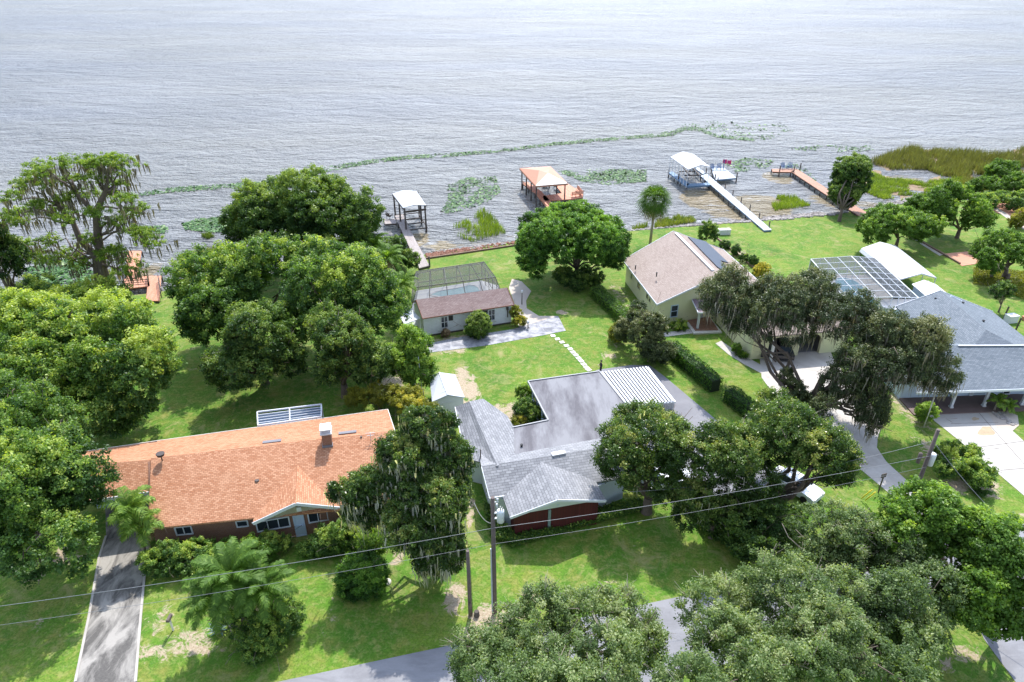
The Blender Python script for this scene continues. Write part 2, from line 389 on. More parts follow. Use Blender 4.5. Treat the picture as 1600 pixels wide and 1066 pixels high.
def tree(name, label, ells, base=None, leaf='lf_oak', rl=1.4, rc=.5, nleaf=34, size=.3, dens=1., r0=.35, hfork=None, bark='bark',
         cat='tree', moss=None, tb=.45, group=None, zmin=-.35, topyel=0, fill=.64, cd=.85, lean=(0,0), asp=.6, nlimb=9, twigs=0):
    Cs, Ns, Ts, L = crown_points(ells, rl, rc, dens, zmin, cd, fill)
    keep = Cs[:, 2] > .15; Cs, Ns, Ts = Cs[keep], Ns[keep], Ts[keep]
    c0 = ells[0][0]; b = Vector((c0[0], c0[1], 0)) if base is None else Vector(base); b.z = 0
    t = thing(name, label, cat, b, group)
    if topyel:
        zt = max(c[2]+r[2] for c, r in ells); k = np.clip((Cs[:, 2]-(zt-2.5))/2.5, 0, 1); Ts = Ts+topyel*k*(rng.random(len(Ts)) < .5)
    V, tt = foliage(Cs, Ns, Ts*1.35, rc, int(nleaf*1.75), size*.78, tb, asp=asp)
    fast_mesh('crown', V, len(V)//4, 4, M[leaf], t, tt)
    if r0:
        k = rng.choice(len(L), min(nlimb, len(L)), replace=False)
        zc = min(c[2] for c, r in ells); hf = hfork or max(.6, zc*.35)
        trunk_mesh(b, [L[i][0] for i in k], r0, hf, lean, M[bark], t)
    if twigs:
        f = MB(); k = rng.choice(len(Cs), twigs, replace=False)
        for i in k:
            if Ns[i][2] < .1: continue
            c = Vector(Cs[i]); o = Vector(Ns[i]); s_ = c-o*.7; e_ = c+o*rng.uniform(.5, 1.0)
            f.tube([s_, c, e_], [.035, .025, .008], 4); f.tube([c, c+(o+Vector(rdir(1)[0])*.9)*.6], [.018, .006], 4); f.tube([c+o*.2, c+o*.2+(o+Vector(rdir(1)[0])*.9)*.5], [.015, .005], 4)
        tag(f.build('bare_twigs', M['palebark'], t), kind='stuff')
    if moss:
        frac, l0, l1, w, per = moss
        s = rng.random(len(Cs)) < frac
        s &= (Ns[:, 2] < .75)
        if s.sum() > 3: moss_strips(Cs[s]-Ns[s]*.1, l0, l1, w, per, t, mt='moss_dark' if leaf == 'lf_live' else 'moss', tintbase=.65 if leaf == 'lf_live' else .5)
    return t
def shrub(name, label, ells, leaf='lf_oak', size=.16, rl=.5, rc=.22, nleaf=22, tb=.5, cat='shrub', group=None, r0=.05, **kw):
    return tree(name, label, ells, None, leaf, rl, rc, nleaf, size, 1., r0, cat=cat, tb=tb, group=group, zmin=-.75, nlimb=5, **kw)
def box_hedge(name, label, pts, w, h, leaf='lf_deep', size=.15, n=None, cat='hedge', tb=.5, dens=150):
    """clipped hedge along polyline"""
    t = thing(name, label, cat, (pts[0][0], pts[0][1], 0)); C = []; Nn = []; core = MB()
    for a, b in zip(pts[:-1], pts[1:]):
        a = Vector((a[0], a[1], 0)); b = Vector((b[0], b[1], 0)); d = b-a; L = d.length; d.normalize(); s = Vector((-d.y, d.x, 0))
        cnt = int(L*(w+2*h)*dens); u = rng.uniform(-.15, L+.15, cnt); side = rng.random(cnt)
        for k in range(cnt):
            x = side[k]*(w+2*h)
            if x < h: v, z, nn = -w/2, x, -s
            elif x < h+w: v, z, nn = x-h-w/2, h, Vector((0,0,1))
            else: v, z, nn = w/2, x-h-w, s
            bumpy = .16*noise.noise(Vector((a.x+u[k]*1.3, v*2+a.y, z*1.6)))+rng.normal(0, .05)
            p = a+d*u[k]+s*v+Vector((0,0,max(z, .05)))+nn*bumpy
            C.append(p); Nn.append(nn)
        core.box(((a.x+b.x)/2, (a.y+b.y)/2, 0), (L, w*.7, h*.85), math.atan2(d.y, d.x), z0=True)
    C = np.array(C); Nn = np.array(Nn)+rdir(len(C))*.8; Nn /= np.linalg.norm(Nn, axis=1)[:, None]
    V = leaf_quads(C, Nn, size)
    fast_mesh('foliage', V, len(C), 4, M[leaf], t, np.clip(tb+rng.normal(0, .2, len(C)), 0, 1))
    core.build('stems', M['hedge_core'], t); return t
def frond(base, az, el, L, leafl, nl=26, droop=1.1, w=.085, flat=False):
    """pinnate frond: returns quads array and rachis points"""
    pts = []; p = np.array(base, float); a = el; st = L/14
    for k in range(15):
        pts.append(p.copy()); p = p+np.array([math.cos(az)*math.cos(a), math.sin(az)*math.cos(a), math.sin(a)])*st; a -= droop/14*(.5+k/14)
    pts = np.array(pts); V = []
    side = np.array([-math.sin(az), math.cos(az), 0])
    for i in range(nl):
        t = .12+.86*i/nl; k = t*14; j = min(int(k), 13); q = pts[j]+(pts[j+1]-pts[j])*(k-j); dr = pts[j+1]-pts[j]; dr /= np.linalg.norm(dr)
        ll = leafl*math.sin(math.pi*min(1, .18+t*.82))**.6*rng.uniform(.85, 1.1)
        for sg in (-1, 1):
            d = side*sg*.85+dr*.5+np.array([0, 0, rng.uniform(-.25, .25) if not flat else 0]); d /= np.linalg.norm(d)
            e1 = q+d*ll*.55; e2 = q+d*ll+np.array([0, 0, -ll*.35]); wv = dr*w
            V += [q-wv*.5, q+wv*.5, e1+wv*.6, e1-wv*.6, e1-wv*.6, e1+wv*.6, e2+wv*.1, e2-wv*.1]
    return V, pts
def feather_palm(name, label, base, h, L=2.6, n=22, leafl=.55, r=.16, group=None, tb=.5, nl=26, dead=3, lean=(0,0)):
    base = Vector(base); t = thing(name, label, 'palm tree', (base.x, base.y, 0), group); V = []; mb = MB(); dv = []
    top = np.array([base.x+lean[0], base.y+lean[1], h])
    for i in range(n):
        az = i*2.4+rng.uniform(-.2, .2); f = i/n; el = 1.35-1.5*f+rng.uniform(-.12, .12)
        v, pts = frond(top, az, el, L*rng.uniform(.85, 1.1), leafl, nl, 1.5+.5*rng.random())
        V += v; mb.tube([Vector(p) for p in pts[::2]], [.035, .03, .028, .024, .02, .016, .012, .006], 4)
    V = np.array(V); fast_mesh('crown', V, len(V)//4, 4, M['lf_palm'], t, np.clip(tb+rng.normal(0, .16, len(V)//4), 0, 1))
    mb.build('frond_stems', M['lf_palm'], t)
    tm = MB(); tm.tube([base+Vector((0,0,-.2)), base+Vector((lean[0]*.3, lean[1]*.3, h*.4)), Vector(top)+Vector((0,0,.05))], [r*1.25, r, r*.8], 10)
    tm.build('trunk', M['palebark'], t)
    for i in range(dead):
        v, pts = frond(top-np.array([0,0,.2]), i*2.1+rng.uniform(0,1), -.9, L*.7, leafl*.8, 14, .6); dv += v
    if dead: dv = np.array(dv); fast_mesh('dead_fronds', dv, len(dv)//4, 4, M['lf_dead'], t, rng.random(len(dv)//4))
    return t
def fan_palm(name, label, base, h, R=1.9, n=46):
    base = Vector(base); t = thing(name, label, 'palm tree', (base.x, base.y, 0)); top = np.array([base.x, base.y, h]); G1, D1 = [], []; st = MB()
    for i in range(n):
        az = i*2.4; f = i/n; el = 1.35-2.5*f+rng.uniform(-.15, .15); out = G1 if f < .85 else D1
        d = np.array([math.cos(az)*math.cos(el), math.sin(az)*math.cos(el), math.sin(el)]); q = top+d*R*rng.uniform(.5, .62)
        st.tube([Vector(top), Vector((top+q)/2)+Vector((0,0,.05)), Vector(q)], .02, 4)
        s = np.array([-math.sin(az), math.cos(az), 0]); u = np.cross(d, s)
        for k in range(17):
            a = (k-8)/8*1.9; dd = d*math.cos(a)+s*math.sin(a)+u*rng.uniform(-.12, .12); L = R*.62*(1-.25*abs(k-8)/8); wv = np.cross(dd, u)*.05
            m = q+dd*L*.6; e = q+dd*L+np.array([0, 0, -L*.38])
            out += [q-wv*.4, q+wv*.4, m+wv, m-wv, m-wv, m+wv, e+wv*.1, e-wv*.1]
    for nm, X, mt, tb in (('crown', G1, 'lf_palm', .12), ('dead_fronds', D1, 'lf_dead', .5)):
        X = np.array(X); fast_mesh(nm, X, len(X)//4, 4, M[mt], t, np.clip(tb+rng.normal(0, .2, len(X)//4), 0, 1))
    st.build('frond_stems', M['lf_palm'], t)
    tm = MB(); tm.tube([base+Vector((0,0,-.2)), base+Vector((.1,0,h*.5)), Vector(top)], [.24, .19, .2], 10); tm.build('trunk', M['palebark'], t)
    return t
def inpoly(x, y, P):
    x = np.asarray(x); y = np.asarray(y); c = np.zeros(x.shape, bool); n = len(P)
    for i in range(n):
        x0, y0 = P[i][0], P[i][1]; x1, y1 = P[(i+1)%n][0], P[(i+1)%n][1]
        if y0 == y1: continue
        k = ((y0 > y) != (y1 > y)) & (x < (x1-x0)*(y-y0)/(y1-y0)+x0); c ^= k
    return c
def fbm(x, y, s, seed=0):
    return np.array([noise.fractal(Vector((a*s+seed, b*s-seed, seed*.37)), 1., 2., 4) for a, b in zip(x, y)])
def sample_poly(P, n):
    xs = [p[0] for p in P]; ys = [p[1] for p in P]; X = np.zeros(0); Y = np.zeros(0)
    while len(X) < n:
        x = rng.uniform(min(xs), max(xs), n); y = rng.uniform(min(ys), max(ys), n); k = inpoly(x, y, P); X = np.concatenate([X, x[k]]); Y = np.concatenate([Y, y[k]])
    return X[:n], Y[:n]
def reeds(name, label, cat, P, n, h, mat, z=WL, clump=.12, w=.035, thr=-.3, scale=.25, seed=0, kind='stuff', lean=.25, tb=.5):
    X, Y = sample_poly(P, n); k = fbm(X, Y, scale, seed) > thr; X, Y = X[k], Y[k]; n = len(X)
    H = h*rng.uniform(.45, 1.2, n)*(1+.35*fbm(X, Y, .12, seed+5)); a = rng.uniform(0, math.pi, n); ww = w*rng.uniform(.6, 1.5, n)
    b = np.stack([X, Y, np.full(n, z)], 1); u = np.stack([np.cos(a), np.sin(a), np.zeros(n)], 1)*ww[:, None]
    l = rng.normal(0, lean, (n, 2))*H[:, None]; top = b+np.stack([l[:, 0], l[:, 1], H], 1); mid = b+np.stack([l[:, 0]*.3, l[:, 1]*.3, H*.6], 1)
    V = np.concatenate([np.stack([b-u, b+u, mid+u*.8, mid-u*.8], 1), np.stack([mid-u*.8, mid+u*.8, top+u*.1, top-u*.1], 1)]).reshape(-1, 3)
    t = np.clip(tb+fbm(X, Y, .4, seed+9)*.3+rng.normal(0, .15, n), 0, 1)
    o = fast_mesh(name, V, 2*n, 4, M[mat], None, np.concatenate([t, t])); return tag(o, label, cat, kind=kind)
def lily(name, label, P, n, thr=-.1, seed=0, scale=.35, size=.42):
    X, Y = sample_poly(P, n); k = fbm(X, Y, scale, seed) > thr+.35*rng.normal(0, .5, n); X, Y = X[k], Y[k]; n = len(X); K = 6
    r = size*rng.uniform(.5, 1.2, n)*.5; ph = rng.uniform(0, 6.28, n); tx = rng.normal(0, .16, n); ty = rng.normal(0, .16, n); zz = WL+.05+rng.uniform(0, .07, n)
    up = rng.random(n) < .25; tx[up] *= 2; ty[up] *= 2; zz[up] += .05
    V = np.empty((n, K, 3))
    for i in range(K):
        a = ph+2*math.pi*i/K; V[:, i, 0] = X+r*np.cos(a); V[:, i, 1] = Y+r*np.sin(a); V[:, i, 2] = zz+tx*r*np.cos(a)+ty*r*np.sin(a)
    o = fast_mesh(name, V.reshape(-1, 3), n, K, M['lf_lily'], None, np.clip(.5+rng.normal(0, .25, n), 0, 1)); return tag(o, label, 'lily pads', kind='stuff')
# ---------------------------------------------------------------- terrain, lake, paving
SHORE = [(-3000, 60), (-120, 66)]+[(G(*p).x, G(*p).y) for p in [(0,486),(120,466),(230,455),(330,440),(560,412),(665,394),(733,384),(800,375),(860,368),(985,358),(1060,352),(1150,345),(1240,338),(1290,333),(1370,322),(1430,312),(1470,306),(1520,312),(1560,322),(1600,330)]]+[(130, 108), (300, 60), (3000, -200)]
SX = np.array([p[0] for p in SHORE]); SY = np.array([p[1] for p in SHORE])
def shore_y(x): return np.interp(x, SX, SY)
MARSH = [G(*p, WL) for p in [(1345,300),(1352,282),(1362,262),(1385,240),(1450,233),(1520,244),(1600,232),(1700,225),(1800,260),(1700,330),(1600,322),(1530,312),(1480,306),(1440,310),(1400,318)]]
PONDS = [[G(*p, WL) for p in [(1385,272),(1400,263),(1440,264),(1470,274),(1445,282),(1400,281)]], [G(*p, WL) for p in [(1580,258),(1604,252),(1612,275),(1592,268)]]]
def smooth(a): a = np.clip(a, 0, 1); return a*a*(3-2*a)
def ground_z(X, Y):
    d = shore_y(X)-Y
    z = -1.15*smooth((1.1-d)/2.4)-1.2*smooth((-d-1)/25)
    m = inpoly(X, Y, [(p.x, p.y) for p in MARSH])
    for Pn in PONDS: m &= ~inpoly(X, Y, [(p.x, p.y) for p in Pn])
    wob = .08*np.sin(X*.7+Y*.31)+.07*np.sin(X*.23-Y*.9)
    z = np.where(m & (d < .3), np.maximum(z, WL+.0+wob), z)
    return z
def axis(a, b, st, far):
    c = list(np.arange(a, b+st/2, st)); o = st*1.6; lo = a; hi = b
    while hi < far: hi += o; lo -= o; c = [lo]+c+[hi]; o *= 1.6
    return np.array(c)
DIRT = []   # px, py, rx, ry (pixels), strength
DIRT += [(712,935,20,22,1),(760,975,34,24,.9),(825,932,14,9,.9),(812,955,16,14,1),(845,938,18,8,.7),(950,912,22,6,.6),(735,612,14,22,1),(775,640,22,8,.7),(720,600,14,26,1),(805,648,20,18,1),
 (300,990,40,12,.8),(250,975,22,28,.5),(240,1020,30,14,.7),(300,1015,45,9,.8),(355,925,45,9,.6),(100,870,26,14,1),(55,900,14,8,.9),(60,975,10,10,.5),(430,955,22,8,.4),(520,960,12,30,.35),(480,1000,30,8,.3),
 (620,870,10,12,.8),(690,880,22,14,1),(735,800,8,26,.8),(720,650,9,16,.8),(965,540,8,8,.6),(950,555,12,6,.7),(878,488,9,4,.9),(968,462,14,22,.55),(985,500,20,12,.5),(1600,360,60,9,.0),
 (1490,760,30,10,1),(1535,755,20,20,1),(1455,705,14,22,.8),(1210,545,16,12,.8),(1420,640,20,30,.7),(1560,645,24,12,.9),(1510,1020,26,14,.6),(1480,1040,20,18,.5),(1600,800,14,14,.5),
 (700,545,30,8,.7),(730,530,60,7,.8),(1150,395,14,9,.7),(1190,430,8,16,.6),(610,600,24,14,.9),(600,575,10,10,.8),(170,850,8,12,.8),(440,860,20,8,.4),(1560,455,22,12,.35),(1290,350,12,4,.2),(1560,326,50,4,1)]
GRC = dict(e=None)
def build_ground():
    xs = axis(-78, 112, .5, 5000); ys = axis(18, 150, .5, 5000)
    X, Y = np.meshgrid(xs, ys); X = X.ravel(); Y = Y.ravel(); Z = ground_z(X, Y)
    nx, ny = len(xs), len(ys); V = np.stack([X, Y, Z], 1)
    i, j = np.meshgrid(np.arange(nx-1), np.arange(ny-1)); a = (j*nx+i).ravel(); Fc = np.stack([a, a+1, a+nx+1, a+nx], 1)
    me = bpy.data.meshes.new('ground'); me.vertices.add(len(V)); me.vertices.foreach_set('co', V.astype(np.float32).ravel())
    me.loops.add(Fc.size); me.loops.foreach_set('vertex_index', Fc.astype(np.int32).ravel()); me.polygons.add(len(Fc)); me.polygons.foreach_set('loop_start', np.arange(0, Fc.size, 4, dtype=np.int32))
    me.update(calc_edges=True); me.polygons.foreach_set('use_smooth', [True]*len(Fc))
    dirt = np.zeros(len(V))
    for px, py, rx, ry, s in DIRT:
        c = G(px, py); k = ppm(c); Rx = rx/k; Ry = ry/k/math.sin(math.atan2(CH, c.y)); q = ((X-c.x)/Rx)**2+((Y-c.y)/Ry)**2
        dirt = np.maximum(dirt, s*np.clip(.78-q*.33, 0, 1))
    d = shore_y(X)-Y
    bank = smooth((1.6-d)/1.4)
    a = me.attributes.new('dirt', 'FLOAT', 'POINT'); a.data.foreach_set('value', dirt.astype(np.float32))
    a = me.attributes.new('bank', 'FLOAT', 'POINT'); a.data.foreach_set('value', bank.astype(np.float32))
    m, nt, b = newmat('lawn'); p = obpos(nt)
    n1 = nz(nt, .13, 6, .65, p, .5); n2 = nz(nt, .7, 6, .7, p, .4); n3 = nz(nt, 6., 4, .7, p)
    mp = N(nt, 'ShaderNodeMapping'); mp.inputs['Rotation'].default_value = (0,0,-.25); mp.inputs['Scale'].default_value = (.25, 1.8, 1); nt.links.new(p, mp.inputs[0]); n4 = nz(nt, 1., 3, .6, mp.outputs[0])
    c = ramp(nt, n1, [(.32, (.055,.16,.015)), (.5, (.105,.232,.022)), (.66, (.185,.28,.035))])
    c = mixc(nt, ramp(nt, n2, [(.46, 0.), (.68, .8)]), c, (.3,.27,.07))
    c = mixc(nt, ramp(nt, n4, [(.45, 0.), (.7, .35)]), c, (.075,.15,.014))
    c = mixc(nt, ramp(nt, n3, [(.35, .6), (.6, 0.)]), c, (.045,.1,.01)); c = mixc(nt, ramp(nt, nz(nt, 2.2, 5, .75, p, .6), [(.5, 0.), (.66, .45)]), c, (.34,.33,.12)); c = mixc(nt, ramp(nt, nz(nt, .33, 6, .75, p, 1.), [(.54, 0.), (.7, .7)]), c, (.35,.3,.14))
    at = N(nt, 'ShaderNodeAttribute', _attribute_name='dirt').outputs['Fac']
    ad = N(nt, 'ShaderNodeMath', _operation='ADD'); nt.links.new(at, ad.inputs[0]); dn = N(nt, 'ShaderNodeMath', _operation='MULTIPLY_ADD'); dn.inputs[1].default_value = 2.4; dn.inputs[2].default_value = -.75; nt.links.new(nz(nt, .8, 7, .78, p, 1.2), dn.inputs[0]); nt.links.new(dn.outputs[0], ad.inputs[1])
    dc = ramp(nt, n3, [(.3, (.3,.21,.14)), (.6, (.48,.39,.3))])
    c = mixc(nt, ramp(nt, ad.outputs[0], [(.82, 0.), (1.05, .9)]), c, dc)
    bk = N(nt, 'ShaderNodeAttribute', _attribute_name='bank').outputs['Fac']
    bc = ramp(nt, n2, [(.3, (.17,.11,.07)), (.55, (.3,.22,.15)), (.75, (.2,.19,.07))])
    c = mixc(nt, ramp(nt, bk, [(.3, 0.), (.8, 1.)]), c, bc)
    nt.links.new(c, b.inputs['Base Color']); b.inputs['Roughness'].default_value = .9; b.inputs['Specular IOR Level'].default_value = .2
    bump(nt, b, n3, .7, .1)
    me.materials.append(m); o = bpy.data.objects.new('ground', me); COL.objects.link(o); tag(o, kind='structure'); return o
build_ground()
SHAL = [(1105,312,48,18,1.),(1150,330,60,16,.8),(1190,322,50,22,.9),(1215,278,26,12,.7),(1300,315,40,14,.6),(650,375,22,14,.9),(690,385,30,8,.7),(860,330,20,8,.6),(225,430,16,26,.8),(1420,285,60,14,.5),(1360,320,40,10,.5)]
def build_lake():
    xs = axis(-90, 130, 1.5, 6000); ys = axis(80, 190, 1.5, 6000)
    X, Y = np.meshgrid(xs, ys); X = X.ravel(); Y = Y.ravel(); nx, ny = len(xs), len(ys)
    i, j = np.meshgrid(np.arange(nx-1), np.arange(ny-1)); a = (j*nx+i).ravel(); Fc = np.stack([a, a+1, a+nx+1, a+nx], 1)
    keep = (Y[a]+3 > shore_y(X[a])-30) | (np.abs(X[a]) > 400); Fc = Fc[keep]
    me = bpy.data.meshes.new('lake_water'); V = np.stack([X, Y, np.full(len(X), WL)], 1)
    me.vertices.add(len(V)); me.vertices.foreach_set('co', V.astype(np.float32).ravel()); me.loops.add(Fc.size); me.loops.foreach_set('vertex_index', Fc.astype(np.int32).ravel())
    me.polygons.add(len(Fc)); me.polygons.foreach_set('loop_start', np.arange(0, Fc.size, 4, dtype=np.int32)); me.update(calc_edges=True)
    sh = .3*smooth((Y*0+14-(Y-shore_y(X)))/14)
    for px, py, rx, ry, s in SHAL:
        c = G(px, py, WL); k = ppm(c); Rx = rx/k; Ry = ry/k/math.sin(math.atan2(CH, c.y)); q = ((X-c.x)/Rx)**2+((Y-c.y)/Ry)**2
        sh = np.maximum(sh, s*np.clip(1.2-q, 0, 1))
    at = me.attributes.new('shallow', 'FLOAT', 'POINT'); at.data.foreach_set('value', sh.astype(np.float32))
    m, nt, b = newmat('lake_water'); p = obpos(nt)
    def wn(sx, sy, sc, det, rot=.0, dist=0.):
        mp = N(nt, 'ShaderNodeMapping'); mp.inputs['Rotation'].default_value = (0,0,rot); mp.inputs['Scale'].default_value = (sx, sy, 1); nt.links.new(p, mp.inputs[0])
        return nz(nt, sc, det, .55, mp.outputs[0], dist)
    big = wn(.5, 1., .2, 3, .12, .5); mid = wn(.45, 1., .8, 4, .06, .6); sml = wn(.6, 1., 2.2, 3, -.15, .2); vb = wn(.25, 1., .012, 3, .2)
    def add(a, ka, b_, kb):
        x = N(nt, 'ShaderNodeMath', _operation='MULTIPLY'); nt.links.new(a, x.inputs[0]); x.inputs[1].default_value = ka
        y = N(nt, 'ShaderNodeMath', _operation='MULTIPLY_ADD'); nt.links.new(b_, y.inputs[0]); y.inputs[1].default_value = kb; nt.links.new(x.outputs[0], y.inputs[2]); return y.outputs[0]
    h = add(add(big, 1., mid, .5), 1., sml, WSML); h = add(h, 1., wn(.6, 1., .09, 5, .1, .8), .6)
    lanes = N(nt, 'ShaderNodeMath', _operation='MULTIPLY'); nt.links.new(h, lanes.inputs[0]); nt.links.new(ramp(nt, wn(.6, 1., .02, 4, -.3, .8), [(.35, .65), (.65, 1.)]), lanes.inputs[1]); h = lanes.outputs[0]
    c = ramp(nt, vb, [(.35, WCOL[0]), (.65, WCOL[1])])
    att = N(nt, 'ShaderNodeAttribute', _attribute_name='shallow').outputs['Fac']
    ad = N(nt, 'ShaderNodeMath', _operation='ADD'); nt.links.new(att, ad.inputs[0]); nt.links.new(wn(.35, 1., .3, 6, 0, 1.2), ad.inputs[1])
    c = mixc(nt, ramp(nt, ad.outputs[0], [(.85, 0.), (1.4, .8)]), c, (.3,.21,.07))
    fm = N(nt, 'ShaderNodeMath', _operation='MULTIPLY'); nt.links.new(ramp(nt, wn(.28, 1., .9, 4, .12, .8), [(.6, 0.), (.7, 1.)]), fm.inputs[0]); nt.links.new(ramp(nt, att, [(.03, .12), (.3, .8)]), fm.inputs[1]); c = mixc(nt, fm.outputs[0], c, (.75,.76,.78))
    nt.links.new(c, b.inputs['Base Color']); nt.links.new(ramp(nt, wn(.5, 1., 1.7, 3, .1), [(.56, WROUGH), (.68, .1)]), b.inputs['Roughness']); b.inputs['IOR'].default_value = 1.33; b.inputs['Specular IOR Level'].default_value = .5; b.inputs['Coat Weight'].default_value = 1.; b.inputs['Coat Roughness'].default_value = .5; b.inputs['Coat IOR'].default_value = 1.33
    bn = N(nt, 'ShaderNodeBump', Strength=1., Distance=WBUMP); nt.links.new(h, bn.inputs['Height']); nt.links.new(bn.outputs[0], b.inputs['Normal']); nt.links.new(bn.outputs[0], b.inputs['Coat Normal'])
    me.materials.append(m); o = bpy.data.objects.new('lake_water', me); COL.objects.link(o); tag(o, kind='structure')
WCOL = [(.235,.23,.21), (.195,.205,.23)]; WROUGH = .5; WBUMP = 6.5
build_lake()
def flat(name, pts, z, mat, kind='structure', label=None, cat=None, th=.12, parent=None):
    mb = MB(); mb.slab([(p[0], p[1], z) for p in pts], th+z); o = mb.build(name, M[mat], parent)
    if parent is None: tag(o, label, cat, kind=kind)
    return o
def GP(pts, z=0): return [G(x, y, z) for x, y in pts]
def curve_strip(edgeL, edgeR): return edgeL+edgeR[::-1]
# road along the front and the side road
ra = math.tan(.242)
def ry_(x): return 30.75+(x+1.5)*.247
flat('road', [(-60, ry_(-60)-6), (-60, ry_(-60)), (-13.4, ry_(-13.4)), (-1.3, ry_(-1.3)), (9, ry_(9)), (17.4, ry_(17.4)), (32, ry_(32)), (60, ry_(60)), (60, ry_(60)-6), (39, ry_(39)-7), (33, ry_(33)-6), (17, ry_(17)-5.8), (0, ry_(0)-6)], .03, 'asphalt')
flat('side_road', [(32, 27.6), (31.9, 30.6), (32.6, 33.5), (39, 35), (39, -40), (32, -40)], .026, 'asphalt')
# left driveway with pale edge
DL = GP([(118,1066),(140,960),(155,872),(166,838),(165,800),(163,778)]); DR = GP([(212,1066),(220,965),(228,880),(230,850),(236,815),(262,790)])
flat('driveway', [(-25.4, 24.5)]+[(DL[0].x-.1, DL[0].y)]+DL[1:]+DR[::-1]+[(-22.0, 24.5)], .035, 'conc_old')
# grey drive round the garage
flat('grey_driveway', GP([(856,607),(935,578),(985,571),(1015,571),(1040,590),(1128,664),(1165,700),(1215,745),(1180,790),(1060,770),(960,700),(900,660)]), .03, 'drive_grey')
# concrete drive by the live oak
flat('concrete_driveway', GP([(1186,548),(1290,532),(1302,560),(1330,600),(1385,655),(1372,680),(1370,700),(1385,722),(1435,768),(1460,795),(1430,815),(1400,780),(1350,738),(1312,706),(1262,670),(1225,640),(1190,590)]), .03, 'conc_new')
flat('right_driveway', GP([(1340,555),(1400,540),(1486,636),(1540,636),(1600,690),(1700,790),(1700,860),(1600,775),(1500,690),(1450,650),(1400,600)]), .034, 'conc_pale')
flat('front_walk', GP([(1118,537),(1127,533),(1148,548),(1170,560),(1200,577),(1215,588),(1208,594),(1190,584),(1160,568),(1138,554)]), .036, 'conc_pale')
flat('porch_walk', GP([(1030,521),(1085,514),(1090,520),(1035,527)]), .03, 'conc_pale')
flat('patio', GP([(668,537),(720,527),(800,515),(872,494),(884,517),(850,524),(760,540),(672,551)]), .03, 'patio')
flat('sand_path', GP([(800,436),(815,440),(830,455),(822,470),(823,482),(842,494),(872,494),(850,503),(812,512),(806,500),(804,475),(795,450)]), .02, 'path')
flat('terracotta_slab', GP([(1474,397),(1515,393),(1545,410),(1503,416)]), .05, 'terrapad')
flat('garden_path', GP([(1424,372),(1432,371),(1475,398),(1468,400)]), .03, 'conc_new')
flat('dirt_bank', GP([(1533,318),(1570,318),(1625,326),(1625,345),(1600,345),(1565,335),(1540,328)]), .015, 'terrapad')
flat('far_path', GP([(1545,322),(1552,321),(1602,352),(1640,372),(1636,380),(1598,358)]), .03, 'path')
flat('paver_bed', GP([(1543,645),(1568,640),(1590,650),(1592,665),(1575,680),(1560,672)]), .04, 'path')
# expansion joints on the drives
def joints(lines, name='driveway_joints'):
    mb = MB()
    for a, b in lines: a = G(*a, .04); b = G(*b, .04); mb.bar(a, b, .05, .012)
    tag(mb.build(name, M['joint']), kind='structure')
joints([((1486,662),(1560,660)),((1520,700),(1610,688)),((1525,640),(1640,770)),((1563,735),(1620,730))])
joints([((153,783),(235,815)),((160,845),(232,838)),((168,838),(175,815))], 'old_driveway_joints')
sp_ = [G(1541+12*math.cos(a)*(1+.3*math.sin(3*a)), 674+9*math.sin(a)*(1+.25*math.cos(2*a)), 0) for a in [k*math.pi/9 for k in range(18)]]; flat('driveway_stain', sp_, .039, 'stain', th=.004)
sp_ = [G(1524+6*math.cos(a), 655+2.5*math.sin(a)*(1+.3*math.cos(3*a)), 0) for a in [k*math.pi/9 for k in range(18)]]; flat('driveway_stain', sp_, .039, 'stain', th=.004)
# left driveway curb line
mb = MB()
for side in (DL[:4], DR[:4]):
    for a, b in zip(side[:-1], side[1:]): mb.bar(a+Vector((0,0,.03)), b+Vector((0,0,.03)), .16, .1)
tag(mb.build('driveway_kerb', M['conc_edge']), kind='structure')
# ---------------------------------------------------------------- building helpers
def proj(v):
    f = v[1]*CP-(v[2]-CH)*SP; return 800+F*v[0]/f, 533-F*(v[1]*SP+(v[2]-CH)*CP)/f
def tpx(A, B, z, px):
    """fraction along A-B (at height z) that shows at photo column px"""
    best = 0; bd = 1e9
    for i in range(-100, 1101):
        t = i/1000; q = A.lerp(B, t); d = abs(proj((q.x, q.y, z))[0]-px)
        if d < bd: bd = d; best = t
    return best
def outn(A, B):
    d = (B-A); d.z = 0; d.normalize(); n = Vector((d.y, -d.x, 0)); return n if n.y < 0 or (abs(n.y) < .4 and n.x*((A.x+B.x)/2) < 0) else -n
def window(parent, A, B, z0, z1, px0=None, px1=None, t=None, w=None, frame='frame_wh', pane='glass', mull=1, rail=True, n=None, name='window'):
    A = Vector((A[0], A[1], 0)); B = Vector((B[0], B[1], 0)); zm = (z0+z1)/2
    if t is None: ta, tb_ = tpx(A, B, zm, px0), tpx(A, B, zm, px1)
    else: L = (B-A).length; ta, tb_ = t-w/2/L, t+w/2/L
    P, Q = A.lerp(B, ta), A.lerp(B, tb_); n = n or outn(A, B); d = (Q-P).normalized(); o = n*.05; th = .09
    f = MB(); z = Vector((0,0,1)); up = n
    for a, b in ((P+z*z0, Q+z*z0), (P+z*z1, Q+z*z1)): f.bar(a-d*th/2+o, b+d*th/2+o, .1, th)
    for q in [P, Q]+[P.lerp(Q, (i+1)/(mull+1)) for i in range(mull)]: f.bar(q+z*(z0+th/2)+o, q+z*(z1-th/2)+o, th if q in (P, Q) else .06, .1, up=n)
    if rail: f.bar(P+z*zm+o+n*.004, Q+z*zm+o+n*.004, .09, .05)
    w_ = f.build(name, M[frame], parent)
    g = MB(); g.prism([(P+o*.6), (Q+o*.6), (Q+o*.6-n*.12), (P+o*.6-n*.12)], z0+.02, z1-.02); g.build('pane', M[pane], w_); return w_
